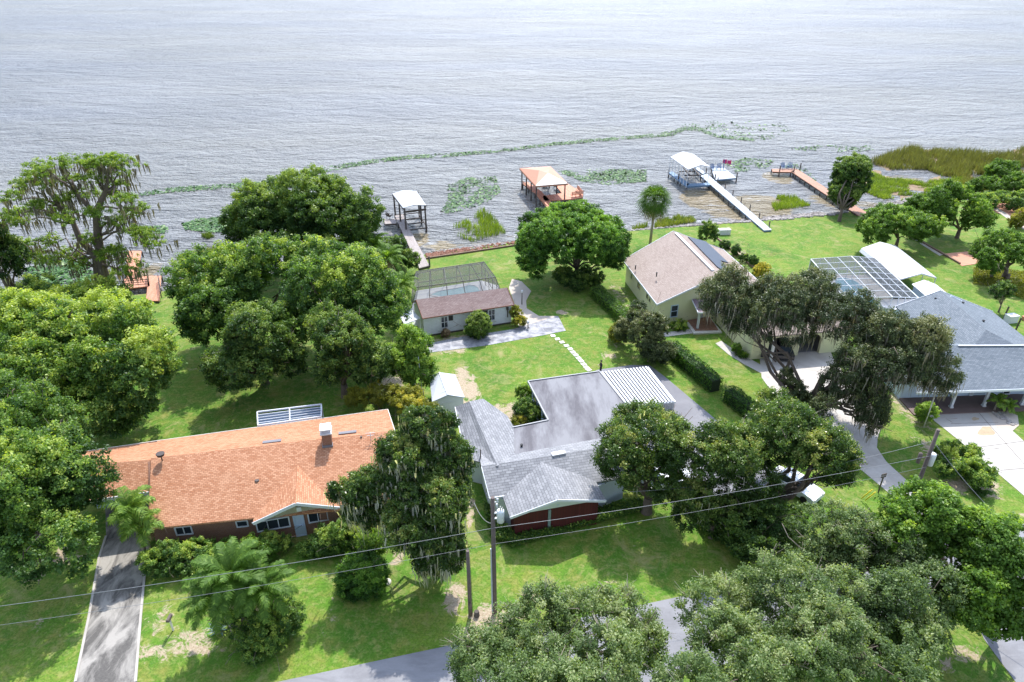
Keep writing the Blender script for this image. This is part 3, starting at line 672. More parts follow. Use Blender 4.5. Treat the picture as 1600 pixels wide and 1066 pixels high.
def inset(poly, d):
    """move polygon sides inward by d (number or list per side)"""
    n = len(poly); A = sum(poly[i][0]*poly[(i+1)%n][1]-poly[(i+1)%n][0]*poly[i][1] for i in range(n)); sg = 1 if A > 0 else -1
    d = d if isinstance(d, (list, tuple)) else [d]*n; L = []
    for i in range(n):
        a = Vector(poly[i][:2]); b = Vector(poly[(i+1)%n][:2]); e = (b-a).normalized(); nn = Vector((-e.y, e.x))*sg; L.append((a+nn*d[i], e))
    out = []
    for i in range(n):
        (p, e), (q, f) = L[i-1], L[i]; den = e.x*f.y-e.y*f.x
        if abs(den) < 1e-6: out.append(Vector((q.x, q.y, 0))); continue
        t = ((q.x-p.x)*f.y-(q.y-p.y)*f.x)/den; r = p+e*t; out.append(Vector((r.x, r.y, 0)))
    return out
def gable_walls(mb, e, ins, z0=0, gm=None, ends=(0,1)):
    """e=(L0,r0,R0,L1,r1,R1); walls under both slopes; gm = builder for the gable triangles"""
    L0, r0, R0, L1, r1, R1 = e; fp = inset([L0, R0, R1, L1], ins); mb.prism(fp, z0, min(L0.z, R0.z)-.1)
    for a, b, r, out in ((fp[0], fp[1], r0, 0), (fp[3], fp[2], r1, 1)):
        if out not in ends: continue
        w = gm or mb; d = (Vector((b.x, b.y))-Vector((a.x, a.y))).normalized(); c = (fp[0]+fp[1]+fp[2]+fp[3])/4
        nn = Vector((-d.y, d.x, 0)); nn = nn if nn.dot(c-a) > 0 else -nn; m = (a+b)/2; zt = r.z-.25; ze = min(L0.z, R0.z)-.1
        P = [a, b, m]; zz = [ze, ze, zt]; o = nn*-.004
        T0 = [Vector((p.x, p.y, h))+o for p, h in zip(P, zz)]; T1 = [t+nn*.15 for t in T0]
        if (T0[1]-T0[0]).cross(T0[2]-T0[0]).dot(nn) > 0: T0.reverse(); T1.reverse()
        w.face(T0); w.face(T1[::-1])
        for i in range(3): j = (i+1) % 3; w.face([T0[j], T0[i], T1[i], T1[j]])
    return fp
def slopes(e, th=.16):
    L0, r0, R0, L1, r1, R1 = e; mb = MB(); mb.slab([L0, r0, r1, L1], th); mb.slab([r0+Vector((0,0,.004)), R0, R1, r1+Vector((0,0,.004))], th); return mb
def trim(pts, parent, mat='frame_wh', name='fascia', w=.06, h=.2, dz=-.06, closed=False):
    mb = MB(); P = [Vector(p)+Vector((0,0,dz)) for p in pts]
    c = sum(P, Vector())/len(P)
    if closed: P.append(P[0])
    for a, b in zip(P[:-1], P[1:]): mb.bar(a, b, w, h)
    return mb.build(name, M[mat], parent)
def pipe_vent(parent, px, py, z, h=.5, r=.09, mat='dark'):
    p = G(px, py, z); mb = MB(); mb.lathe(p-Vector((0,0,.3)), [(r, 0), (r, h+.2), (r*1.3, h+.22), (r*1.3, h+.3)], 8); return mb.build('roof_vent', M[mat], parent)
# ================================================================ ORANGE ROOFED HOUSE
r0 = G(236,716,5); r1 = G(617,673.5,5); dR = (r1-r0).normalized()
bR = G(606,640,2.8); fR = Vector((2*r1.x-bR.x-.2, 2*r1.y-bR.y, 2.7)); fL = G(231,826,2.7); bL = G(246,689,2.8)
H1 = thing('brick_house', 'long low brown brick house under an orange terracotta shingle roof', 'house', (-18, 45, 0))
em = (fL, r0, bL, fR, r1, bR)
w = MB(); fp = gable_walls(w, em, [.1, .55, .3, .55]); w.build('wall', M['brick'], H1)
rf = MB(); rf.slab([fL, r0, r1, fR], .16); rf.slab([r0+Vector((0,0,.004)), bL, bR, r1+Vector((0,0,.004))], .16)
gr0 = G(120,727,4.8); gr1 = Vector((r0.x+.4, r0.y+.1, 4.8)); gfL = G(118,786,3.55); gfR = G(234,769,3.55); gbL = G(130,706,2.75)
rf.slab([gfL, gr0, gr1, gfR], .15); rf.slab([gr0, gbL, bL+Vector((.3,0,-.05)), gr1], .15)
g0 = G(462,787,4.25); g1 = Vector((g0.x-1.3, g0.y+5.2, 4.25)); ga = G(395,818,2.66); gb = G(536,794,2.66)
ga1 = ga+Vector((-.5, 2.3, .0)); gb1 = gb+Vector((-.5, 2.3, .0))
rf.slab([ga, ga1, g1, g0], .14); rf.slab([g0+Vector((0,0,.004)), g1+Vector((0,0,.004)), gb1, gb], .14)
roof = rf.build('roof', M['roof_orange'], H1)
trim([fL, G(393,796.5,2.7)], H1); trim([G(530,773,2.7), fR], H1); trim([gfL, gfR], H1, h=.22); trim([gbL, bL, bR], H1, 'stone'); trim([fR, r1, bR], H1, 'stone'); trim([ga, g0, gb], H1, h=.26)
# garage walls, porch gable
w = MB(); w.prism(inset([gfL, gfR, Vector((r0.x, 48, 0)), gbL], [3.4, .4, .6, .5]), 0, 2.6); w.build('garage_wall', M['bluewall'], H1)
gm = MB(); A = ga+Vector((.55,.5,0)); B = gb+Vector((-.55,.2,0)); C = g0+Vector((0,.35,-.22)); T = [Vector((A.x, A.y, 2.55)), Vector((B.x, B.y, 2.55)), C]; nn = Vector((-.2,.97,0))*.12
gm.face(T); gm.face([t+nn for t in T][::-1])
for i in range(3): j = (i+1) % 3; gm.face([T[j], T[i], T[i]+nn, T[j]+nn])
gm.build('porch_gable', M['beigegable'], H1)
w = MB(); w.box(tuple(g0.xy.to_3d()+Vector((.05,.28,3.45))), (.34,.12,.4), .235); w.build('gable_vent', M['white'], H1)
A = Vector((ga.x+.5, ga.y+.75, 0)); B = Vector((gb.x-.5, gb.y+.5, 0)); w = MB(); w.prism([A, B, B+Vector((-.4,2,0)), A+Vector((-.4,2,0))], 0, 2.5); w.build('porch_wall', M['brick'], H1)
window(H1, A, B, 1.25, 2.25, 400, 452, mull=2, rail=False); window(H1, A, B, 1.25, 2.25, 482, 526, mull=2, rail=False)
window(H1, A, B, .1, 2.2, 461, 476, mull=0, frame='bluewall', pane='bluewall', name='door')
window(H1, fp[0], fp[1] if fp[1].x > fp[0].x else fp[3], 1.25, 2.1, 275, 300, mull=1, rail=False) if False else None
FA = [p for p in fp]; FA.sort(key=lambda p: p.y); f0, f1 = (FA[0], FA[1]) if FA[0].x < FA[1].x else (FA[1], FA[0])
window(H1, f0, f1, 1.3, 2.1, 275, 300, mull=1, rail=False); window(H1, f0, f1, 1.5, 2.1, 370, 387, mull=0, rail=False)
chm = MB(); c = G(512,690,4.9); chm.box((c.x, c.y, 4.2), (.75,.95,1.75), .22, z0=True); ch = chm.build('chimney', M['brick'], H1)
cap = MB(); cap.box((c.x, c.y, 5.95), (.95,1.15,.1), .22, z0=True)
for sx in (-1, 1):
    for sy in (-1, 1): cap.box((c.x+sx*.36-sy*.09, c.y+sy*.44+sx*.08, 6.05), (.07,.07,.3), .22, z0=True)
cap.box((c.x, c.y, 6.35), (.9,1.05,.08), .22, z0=True); cap.build('chimney_cap', M['white'], ch)
fl = MB(); fl.box((c.x, c.y-.05, 4.5), (.86,1.06,.36), .22, z0=True); fl.build('flashing', M['drive_grey'], ch)
pipe_vent(H1, 403,757,3.5,.45,.14,'bronze'); pipe_vent(H1, 565,688,4.6,.4,.07,'bronze')
for (x, y) in ((543,676),(425,690)):
    p = G(x, y, 4.8); m = MB(); q = Vector((dR.x, dR.y, 0)); m.box((p.x, p.y, 4.83), (1.5,.32,.06), .2); m.build('roof_patch', M['drive_grey'], H1)
p = G(252,715,5.2); m = MB(); m.lathe(p+Vector((0,0,-.5)), [(.05,0),(.05,.7)], 6); m.lathe(p+Vector((0,0,.1)), [(.02,.0),(.28,.1),(.34,.3),(.3,.32)], 12); m.build('satellite_dish', M['bronze'], H1)
m = MB(); p = G(580,690,4.7); m.tube([p, p+Vector((0,0,.9))], .03, 5); m.bar(p+Vector((-.4,0,.85)), p+Vector((.4,.1,.85)), .03); m.bar(p+Vector((-.3,0,.6)), p+Vector((.3,.1,.6)), .03); m.build('antenna', M['whitemetal'], H1)
# white framed lattice patio cover behind the orange roof
PC = thing('patio_cover', 'white metal louvred patio cover behind the orange roofed house', 'pergola', (-22, 52, 0))
q0 = G(403,665,2.9); q1 = G(502,651,2.9); q2 = G(502,632,2.9); q3 = G(402,644,2.9)
f = MB()
for a, b in ((q0, q1), (q3, q2), (q0, q3), (q1, q2), (q0.lerp(q1, .5), q3.lerp(q2, .5))): f.bar(a, b, .1, .14)
for q in (q0, q1, q2, q3): f.bar(Vector((q.x, q.y, 0)), q, .1, .1, up=(0,1,0))
f.build('frame', M['frame_wh'], PC); f = MB()
for k in range(1, 10):
    a = q0.lerp(q3, k/10); b = q1.lerp(q2, k/10); z = Vector((0,0,-.05-.03*(k % 2)))
    if k % 2 == 0: f.bar(a+z, b+z, .09, .08)
f.build('louvres', M['polesteel'], PC)
f = MB(); f.prism([q0, q1, q2, q3], .02, .1); f.build('floor', M['drive_grey'], PC)
f = MB(); zz = Vector((0,0,-.35)); f.slab([q0+zz, q1+zz, q2+zz, q3+zz], .04); f.build('screen', screenmat('screen_panel', (.1,.16,.25), .85), PC)
# ================================================================ GREY ROOFED HOUSE
H2 = thing('grey_house', 'low house of grey shingles and a stained flat roof with dark red front wall', 'house', (3, 50, 0))
Z = 3.85
mA = G(752,729,Z); mB = G(846,722.5,Z); mC = G(936,706,Z)
eL = G(765,779,2.7); fa = G(797,809,2.7); fb = G(947,782.5,2.7); pk = G(871.5,781.5,Z)
bk0 = G(776,707,3.3); bk1 = G(804,709.5,3.3); bk2 = G(935,690,3.3)
dx = (fb-fa).normalized(); perp = Vector((-dx.y, dx.x, 0))
eR = fb+perp*2.2+dx*3.2; eR.z = 2.7; mD = eR+perp*2.9; mD.z = Z; bk3 = mD+perp*2.0; bk3.z = 3.3
rf = MB(); v0 = fa+perp*2.6; v0.z = 2.7
rf.slab([eL, mA, mD, eR], .15)                                        # south slope of the main roof
rf.slab([mA+Vector((0,0,.004)), G(748,708,3.3), bk1, bk3, mD+Vector((0,0,.004))], .15)
gB = Vector((mB.x, mB.y, Z+.012)); lift = Vector((0,0,.012))
rf.slab([fa+lift, fa+perp*2.4+lift, gB, pk+lift], .15); rf.slab([pk+lift*1.5, gB+lift*.5, fb+perp*2.6+lift, fb+lift], .15)
# left wing
wn = G(733,627.5,Z); ws = mA.lerp(mB, .2); ws = Vector((G(777,729,Z).x, G(777,729,Z).y, Z+.02))
ww0 = G(711,636,2.6); ww1 = G(727,716,2.6)
rf.slab([ww0, ww1, ws, wn], .15)
rf.slab([wn+lift, ws+lift, bk1+Vector((0,0,.03)), G(803,668,3.2), G(793,650,3.15), G(755,623,3.35)], .15)
rf.build('shingle_roof', M['roof_grey'], H2)
f = MB(); FR = [G(825,598.5,3.05), G(936.5,583,3.05), G(991,651.5,3.05)]; FR += [FR[2]+(FR[2]-FR[1])*.75]; fr4 = G(856.5,659.5,3.05); fr5 = G(801,671,3.05)
FR[3].z = 3.05
poly = [FR[0], FR[1], FR[2], FR[3], bk3.copy(), bk2.copy(), bk1.copy(), fr5, fr4]
for q in poly: q.z = 3.05
f.slab([q+Vector((0,0,.17)) for q in poly], .2); flatr = f.build('flat_roof', M['flatroof'], H2)
f = MB()
ed = [FR[3], FR[2], FR[1], FR[0], fr4, fr5]
for a, b in zip(ed[:-1], ed[1:]): f.bar(a+Vector((0,0,.16)), b+Vector((0,0,.16)), .12, .22)
f.build('roof_edge', plain('grey_metal_edge', (.27,.28,.3), .5), H2)
trim([fa, pk, fb], H2, h=.22); trim([mA, eL, eL+dx*1.6], H2, h=.2); trim([ww0, ww1], H2, h=.16)
f = MB(); a = G(862,712,3.8); b = G(883,708,3.8); f.bar(a+Vector((0,0,.1)), b+Vector((0,0,.1)), .42, .14); f.build('skylight', M['white'], H2)
f = MB(); p = G(751,720,3.3); f.tube([p+Vector((0,0,-.8)), p+Vector((0,0,1.2))], .05, 6); f.build('vent_pipe', M['bronze'], H2)
pipe_vent(H2, 815,698,3.2,.25,.1,'dark')
# walls
w = MB(); A = fa+dx*.5+perp*.35; B = fb-dx*.5+perp*.35; A.z = B.z = 0
w.prism([A, B, B+perp*3.2, A+perp*3.2], 0, 2.55); w.build('front_wall', M['redboard'], H2)
w = MB(); T = [Vector((A.x, A.y, 2.56)), Vector((B.x, B.y, 2.56)), Vector((pk.x, pk.y, Z-.22))+perp*.35]; T = [t-perp*.01 for t in T]; w.face(T); w.face([t+perp*.12 for t in T][::-1])
for i in range(3): j = (i+1) % 3; w.face([T[j], T[i], T[i]+perp*.12, T[j]+perp*.12])
w.build('front_gable', plain('pale_green_white_board', (.66,.72,.7), .7, .04), H2)
w = MB(); c = (A+B)/2+Vector((0,0,3.0))-perp*.03; w.tube([c, c-perp*.06], .16, 14); w.build('gable_vent', M['bluewall'], H2)
w = MB(); c = A.lerp(B, tpx(A, B, 1.3, 858)); w.bar(c-perp*.06, c-perp*.06+Vector((0,0,2.5)), .22, .14, up=(0,1,0)); w.build('corner_post', plain('grey_green_trim', (.2,.27,.26), .7), H2)
w = MB(); c1 = eL+dx*.35+perp*.6; c2 = A-dx*.02+perp*.5
w.prism([c1, Vector((c2.x, c2.y, 0))+perp*.9, Vector((c2.x, c2.y, 0))+perp*2.5, c1+perp*4.2], 0, 2.5)
d1 = ww0+Vector((.45,-.3,0)); d2 = ww1+Vector((.5,0,0)); d3 = G(792,665,0); w.prism([d1, d2, c1+perp*4.1+dx*.3, bk1-dx*.3, G(797,676,3), G(786,655,3), G(752,628,3)], 0, 2.45)
w.prism([c1+perp*2.2+dx*.2, B+perp*1.5-dx*.1, eR-dx*.5+perp*.5, bk3-dx*.5, bk1+dx*.1], 0, 2.48)
w.build('side_wall', M['greywall'], H2)
window(H2, c1, c1+perp*3.0, .9, 2.1, t=.5, w=1.4, mull=1, n=-dx); window(H2, d2, d1, .9, 2.1, t=.45, w=1.6, mull=1, n=-dx)
fp = inset(poly, .4); w = MB(); w.prism(fp, 0, 2.95); w.build('back_wall', M['dark'], H2)
a, b = fp[8], fp[0]
for k in range(4): window(H2, a, b, .2, 2.6, t=.14+.24*k, w=1.7, mull=0, frame='bluewall', n=Vector((-1,.2,0)).normalized(), name='glass_door')
window(H2, fp[0], fp[1], .9, 2.2, t=.3, w=1.8, n=Vector((-.2,1,0))); window(H2, fp[0], fp[1], .1, 2.2, t=.7, w=1.8, n=Vector((-.2,1,0)), name='sliding_door')
# corrugated carport
CPt = thing('carport', 'ribbed white metal carport roof beside the flat roofed garage', 'carport', (12, 57, 0))
k0 = G(937.5,584.5,2.75); k1 = G(1012.5,572,2.75); k2 = G(1055.5,626.5,2.75); k3 = G(977.5,637.5,2.75)
k0 += Vector((.12,0,.3)); k3 += Vector((.12,0,.3)); f = MB(); dd = MB(); n = 15
for i in range(n):
    t0, t1 = i/n, (i+1)/n; a0, a1 = k0.lerp(k1, t0), k0.lerp(k1, t1); b0, b1 = k3.lerp(k2, t0), k3.lerp(k2, t1); am, bm = a0.lerp(a1, .45), b0.lerp(b1, .45)
    f.slab([a0, am, bm, b0], .05)
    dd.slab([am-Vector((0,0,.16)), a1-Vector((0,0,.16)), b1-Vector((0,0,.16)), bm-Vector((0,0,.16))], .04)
    for p, q in ((a0, b0), (am, bm)): f.bar(p-Vector((0,0,.1)), q-Vector((0,0,.1)), .03, .19)
f.build('roof_ribs', M['whitemetal'], CPt); dd.build('roof_troughs', plain('shaded_trough_metal', (.03,.03,.035), .9, .3, spec=.1), CPt)  # near-black colour paints the shade in the troughs between ribs
for q in (k1.lerp(k2, .02), k1.lerp(k2, .5), k2.lerp(k1, .02)):
    f = MB(); f.bar((q.x-.1, q.y+.05, 0), (q.x-.1, q.y+.05, q.z-.12), .09, .09, up=(0,1,0)); f.build('post', M['frame_wh'], CPt)
f = MB(); f.bar(k1-Vector((0,0,.16)), k2-Vector((0,0,.16)), .09, .16); f.bar(k3-Vector((0,0,.16)), k2-Vector((0,0,.16)), .09, .16); f.build('beam', M['frame_wh'], CPt)
# shed
SH = thing('metal_shed', 'small white metal shed with a gable roof on the lawn edge', 'shed', (-6.5, 58, 0))
e = (G(675,628,2.3), G(700,617,2.95), G(726,621,2.3), G(671,588,2.3), G(686.5,582,2.95), G(711,585,2.3))
w = MB(); gable_walls(w, e, .12); w.build('wall', M['white'], SH); slopes(e, .06).build('roof', M['shedroof'], SH)
f = MB()
for i in range(1, 6):
    for s in (0, 2):
        a = e[s].lerp(e[s+3], i/6); b = e[1].lerp(e[4], i/6); f.bar(a+Vector((0,0,.012)), b+Vector((0,0,.012)), .04, .03)
f.bar(e[1]+Vector((0,0,.02)), e[4]+Vector((0,0,.02)), .16, .05); f.build('roof_seams', M['whitemetal'], SH)
window(SH, e[0]+Vector((.2,.2,0)), e[2]+Vector((-.2,.2,0)), .05, 1.9, t=.5, w=1.3, mull=1, rail=False, frame='whitemetal', pane='white', name='door')
# ================================================================ POOL HOUSE
PH = thing('pool_house', 'white sided pool house with a mauve shingle roof', 'house', (-5, 76, 0))
e0, e1 = G(660,497.5,2.75), G(803.5,476,2.75); p0, p1 = G(650,468.5,4.15), G(792.5,449.5,4.15)
b0 = Vector((2*p0.x-e0.x, 2*p0.y-e0.y, 2.75)); b1 = Vector((2*p1.x-e1.x, 2*p1.y-e1.y, 2.75)); e = (e0, p0, b0, e1, p1, b1)
w = MB(); fp = gable_walls(w, e, [.2, .4, .2, .4]); w.build('wall', M['siding'], PH); slopes(e).build('roof', M['roof_mauve'], PH); trim([e0, p0], PH, 'mulch'); trim([e1, p1], PH, 'mulch'); trim([e0, e1], PH, 'mulch', 'gutter', .08, .12)
FA = sorted(fp, key=lambda p: p.y)[:2] if False else None
def fside(fp):
    q = [(fp[i], fp[(i+1) % 4]) for i in range(4)]; q = [(a, b) if a.x < b.x else (b, a) for a, b in q]; q = [s for s in q if abs(s[1].x-s[0].x) > abs(s[1].y-s[0].y)]; q.sort(key=lambda s: s[0].y+s[1].y); return q[0]
A, B = fside(fp)
window(PH, A, B, .85, 2.35, 689, 699.5, mull=1, frame='white'); window(PH, A, B, 1.75, 2.3, 701.5, 707, mull=0, rail=False, frame='bronze', name='air_conditioner', pane='dark')
window(PH, A, B, .85, 2.35, 763, 773, mull=1, frame='white'); window(PH, A, B, 1.75, 2.3, 755, 761, mull=0, rail=False, frame='bronze', name='air_conditioner', pane='dark')
f = MB(); c = A.lerp(B, tpx(A, B, 1.5, 793)); f.box((c.x, c.y-.12, 1.0), (.12,.12,1.1), z0=True); f.box((c.x, c.y-.14, 2.0), (.3,.16,.35), z0=True); f.build('meter_box', M['bronze'], PH)
f = MB(); f.bar(A+Vector((0,-.03,.08)), B+Vector((0,-.03,.08)), .08, .2); f.build('plinth', M['bronze'], PH)
# side lean-to
LT = thing('lean_to', 'white metal lean-to roof on posts at the end of the pool house', 'lean-to', (-13, 73, 0))
a, b = G(640,480,2.7), G(657,497,2.5); cc, d = G(632,507,2.3), G(622,490,2.4); f = MB(); f.slab([a, b, cc, d], .06); f.build('roof', M['shedroof'], LT)
for q in (b, cc, d): f = MB(); f.bar((q.x-.1, q.y+.1, 0), (q.x-.1, q.y+.1, q.z-.1), .08, .08, up=(0,1,0)); f.build('post', M['frame_wh'], LT)
# pool, deck and dark screen cage
W = WL
deck = flat('pool_deck', [b0+Vector((-.6,-1.5,0)), b1+Vector((.3,-1.5,0)), G(779,447), G(753,439), G(651,455)], .05, 'pooled', kind=None, label='white pool deck behind the mauve roofed pool house', cat='pool deck')
def poolmat():
    m, nt, b = newmat('pool_water'); p = obpos(nt); c = ramp(nt, nz(nt, .8, 3, .5, p), [(.3, (.3,.5,.55)), (.7, (.42,.6,.62))]); nt.links.new(c, b.inputs['Base Color']); b.inputs['Roughness'].default_value = .08; bump(nt, b, nz(nt, 2., 3, .5, p), .2, .05); return m
M['pool'] = poolmat(); f = MB(); pp = [G(670,461,.09), G(684,455,.09), G(700,452.5,.09), G(722,448,.09), G(733,445,.09), G(742,446,.09), G(748,449,.09), G(752,456,.09), G(700,466,.09)]
f.slab(pp, .03); PL = f.build('swimming_pool', M['pool']); tag(PL, 'curved pale blue swimming pool inside the dark screen cage', 'swimming pool')
f = MB()
for a, b in zip(pp, pp[1:]+pp[:1]): f.bar(a+Vector((0,0,.01)), b+Vector((0,0,.01)), .3, .05)
f.build('coping', M['white'], PL)
CG = thing('pool_cage', 'dark framed screen cage over the pool behind the pool house', 'pool cage', (-8, 88, 0))
q0 = G(652,427,2.55); q1 = G(752.5,412,2.55); q1 = Vector((q1.x, q1.y, 2.55)); s0 = b0.copy(); s1 = b1.copy(); s0.z = s1.z = 2.75; f = MB(); sc = MB(); zg = lambda q: Vector((q.x, q.y, .06))
top = 3.5
def archpts(t):
    a, b = q0.lerp(q1, t), s0.lerp(s1, t); u = b-a; return [zg(a), a, a+u*.14+Vector((0,0,top-a.z-.15)), a+u*.75+Vector((0,0,top-a.z)), Vector((b.x, b.y, 2.8))]
AR = [archpts(t) for t in (0, .2, .4, .6, .8, 1)]
for P in AR:
    for a, b in zip(P[:-1], P[1:]): f.bar(a, b, .08, .08, up=(0,1,.3))
for i in (1, 2, 3): 
    for a, b in zip(AR[:-1], AR[1:]): f.bar(a[i], b[i], .08, .08)
f.bar(q0-Vector((0,0,1.45)), q1-Vector((0,0,1.45)), .07, .07)
for k in range(5):
    t = k/5; a = q1.lerp(s1, t); f.bar(zg(a), Vector((a.x, a.y, 2.7)), .09, .09, up=(0,1,0))
f.bar(zg(q1)+Vector((0,0,1.2)), zg(s1)+Vector((0,0,1.2)), .07, .07); f.bar(q1, s1, .09, .09)
f.build('frame', M['frame_dk'], CG)
for a, b in zip(AR[:-1], AR[1:]):
    for i in range(4): sc.face([a[i], b[i], b[i+1], a[i+1]])
sc.face(AR[-1]+[zg(s1)]); sc.face(AR[0]+[zg(s0)]); sc.build('screen', screenmat('dark_screen_mesh', (.06,.06,.06), .5), CG)
# ================================================================ YELLOW HOUSE
H3 = thing('yellow_house', 'cream yellow house under a beige shingle gable roof', 'house', (23, 84, 0))
fL = G(1026.5,476,3.2); pk = G(1122,431.5,6.2); ap = G(1052,361,6.2); bL = G(973,406.5,3.2); bR = G(1130,389,3.3); fR = Vector((2*pk.x-fL.x, 2*pk.y-fL.y+.9, 3.2))
bR.z = 3.2; e = (fL, pk, fR, bL, ap, bR)
w = MB(); fp = gable_walls(w, e, [.45, .5, .45, .5]); w.build('wall', M['cream'], H3); slopes(e, .18).build('roof', M['roof_beige'], H3); trim([fL, pk, fR], H3, 'frame_wh', h=.2); trim([bL, ap, bR], H3, 'frame_wh'); trim([fL, bL], H3, 'frame_wh'); trim([fR, bR], H3, 'frame_wh')
f = MB(); f.bar(ap.lerp(pk, .06)+Vector((0,0,.07)), ap.lerp(pk, .9)+Vector((0,0,.07)), .34, .1); f.build('ridge_vent', M['white'], H3)
def onslope(P0, P1, P2, u, v): return P0+(P1-P0)*u+(P2-P0)*v
def slp(px, py):     # pixel -> point just above the east slope
    nrm = (bR-ap).cross(pk-ap).normalized(); o = Vector((0,0,CH)); g = G(px, py, 0)-o; t = (ap-o).dot(nrm)/g.dot(nrm); return o+g*t+Vector((0,0,.16))
f = MB(); sp = [slp(*p) for p in ((1074.5,371),(1103,379),(1138,412),(1125,408.5),(1133,417),(1148,423),(1158,432),(1133,427),(1120,418))]
f.slab([sp[0], sp[1], sp[2], sp[3], sp[8]], .09); f.slab([sp[8]+Vector((0,0,.003)), sp[3]+Vector((0,0,.003)), sp[4]+Vector((0,0,.003)), sp[5], sp[6], sp[7]], .09); f.build('solar_panels', M['solar'], H3)
for x, y in ((1026,429),(993,418)): pipe_vent(H3, x, y, 4.6 if x > 1000 else 3.9, .3, .08)
A, B = fp[0], fp[1]; A, B = (A, B) if A.x < B.x else (B, A)
window(H3, A, B, .9, 2.5, 1048, 1058.5, mull=0, frame='bluewall'); window(H3, A, B, 3.6, 4.3, 1107, 1121, mull=0, rail=False, name='arched_window', frame='cream')
A2, B2 = fp[0], fp[3]
if (A2-B2).length < 3: A2, B2 = fp[1], fp[2]
for x0, x1, z0, z1 in ((986,989,1.6,2.4),(996.5,1001,1.5,2.7),(1010.5,1013.5,1.7,2.5),(1014.5,1017,1.7,2.3)): window(H3, fp[0], fp[3], z0, z1, x0, x1, mull=0, rail=False, frame='cream', n=Vector((-1,-.15,0)).normalized())
f = MB(); pr = [G(1081,467.5,3.1), G(1118,464,3.1), G(1125,487,2.7), G(1091,488.5,2.7)]; f.slab(pr, .14); f.build('porch_roof', M['porchroof'], H3); trim([pr[3], pr[2]], H3, 'frame_wh', 'porch_fascia', h=.22, dz=-.08); trim([pr[0], pr[3]], H3, 'frame_wh', 'porch_fascia', h=.2, dz=-.08)
f = MB(); c = G(1089.5,514,.15); f.box((c.x, c.y, .12), (.4,.4,.12), z0=True); f.box((c.x, c.y, .24), (.26,.26,2.4), z0=True); f.build('porch_column', M['white'], H3)
f = MB(); f.prism([G(1071,505), G(1084,523), G(1128,521), G(1110,498)], 0, .16); f.build('porch_step', M['stone'], H3); f = MB(); f.prism([G(1074,503), G(1086,519), G(1122,518), G(1108,497)], .1, .24); f.build('porch_floor', M['brick'], H3)
window(H3, A, B, .25, 2.4, 1093, 1103, mull=0, rail=False, pane='white', name='front_door')
# garage wing with arches
ga, gb = G(1172,562), G(1318,549); dx = (gb-ga).normalized(); pe = Vector((-dx.y, dx.x, 0)); L = (gb-ga).length; w = MB(); Hh = 3.1
x = 0
arch = [(L*.17, L*.40), (L*.50, L*.73)]
segs = [(0, arch[0][0]), (arch[0][1], arch[1][0]), (arch[1][1], L)]
for s, t_ in segs: w.prism([ga+dx*s, ga+dx*t_, ga+dx*t_+pe*.4, ga+dx*s+pe*.4], 0, Hh)
for s, t_ in arch:                                                     # arch heads
    n = 10; mdl = (s+t_)/2; R = (t_-s)/2
    for i in range(n):
        u0, u1 = s+(t_-s)*i/n, s+(t_-s)*(i+1)/n; h0 = 1.9+.75*math.sqrt(max(0, 1-((u0-mdl)/R)**2)); h1 = 1.9+.75*math.sqrt(max(0, 1-((u1-mdl)/R)**2))
        P, Q = ga+dx*u0, ga+dx*u1; w.prism([P, Q, Q+pe*.4, P+pe*.4], [h0, h1, h1, h0], Hh)
w.prism([ga+pe*.4, ga+pe*9, ga+pe*9+dx*.25, ga+pe*.4+dx*.25], 0, Hh); w.prism([gb+pe*.4, gb+pe*9, gb+pe*9-dx*.25, gb+pe*.4-dx*.25], 0, Hh); w.prism([ga+pe*9, gb+pe*9, gb+pe*9.25, ga+pe*9.25], 0, Hh); w.build('garage_wall', M['cream'], H3)
f = MB(); f.prism([ga+dx*.3+pe*.5, gb-dx*.3+pe*.5, gb-dx*.3+pe*8.9, ga+dx*.3+pe*8.9], .04, .08); f.build('garage_floor', M['drive_grey'], H3)
o = -pe*.5; a0 = ga+o-dx*.4; a1 = gb+o+dx*.4; a2 = a1+pe*10; a3 = a0+pe*10
for q in (a0, a1, a2, a3): q.z = 3.2
m0 = a0.lerp(a3, .5); m1 = a1.lerp(a2, .5); m0.z = m1.z = 4.9; e = (a0, m0, a3, a1, m1, a2); slopes(e, .16).build('garage_roof', M['roof_beige'], H3)
f = MB(); f.bar(G(1203,567), Vector((*G(1203,567).xy, 2.9)), .28, .28, up=(0,1,0)); f.build('garage_column', M['white'], H3)
# ================================================================ BLUE HOUSE
H4 = thing('slate_roof_house', 'pale blue house with a large slate grey shingle roof and columned porch', 'house', (50, 66, 0))
ap = G(1469,454.5,5.4); r2 = G(1541,515.5,5.4); NW = G(1400,479,3.1); NE = G(1551,487,3.1); dR = (r2-ap); SW = NW+dR*1.45; SE = NE+dR*1.45; SW.z = SE.z = 3.1
e = (SW, r2, SE, NW, ap, NE); w = MB(); fpn = gable_walls(w, e, [.5, .5, .5, .5], ends=(1,)); w.build('wall', M['bluewall'], H4); rf = slopes(e, .16); rf.slab([SW+Vector((0,0,.004)), SE+Vector((0,0,.004)), r2+Vector((0,0,.008))], .15)
wa = G(1440,540,4.75); wb = G(1680,540,4.75); wf0 = G(1432,614,2.75); wf1 = G(1700,605,2.75); wk0 = wa+Vector((0,5,-2.2)); wk1 = wb+Vector((0,5,-2.2))
rf.slab([wf0, wa, wb, wf1], .17); rf.slab([wa+Vector((0,0,.003)), wk0, wk1, wb+Vector((0,0,.003))], .16); rf.build('roof', M['roof_slate'], H4)
trim([wf0, wf1], H4, h=.24); trim([NW, ap, NE], H4, h=.24); f = MB(); f.bar(G(1497,540,4.79), wb+Vector((0,0,.04)), .2, .06); f.build('ridge_cap', M['whitemetal'], H4)
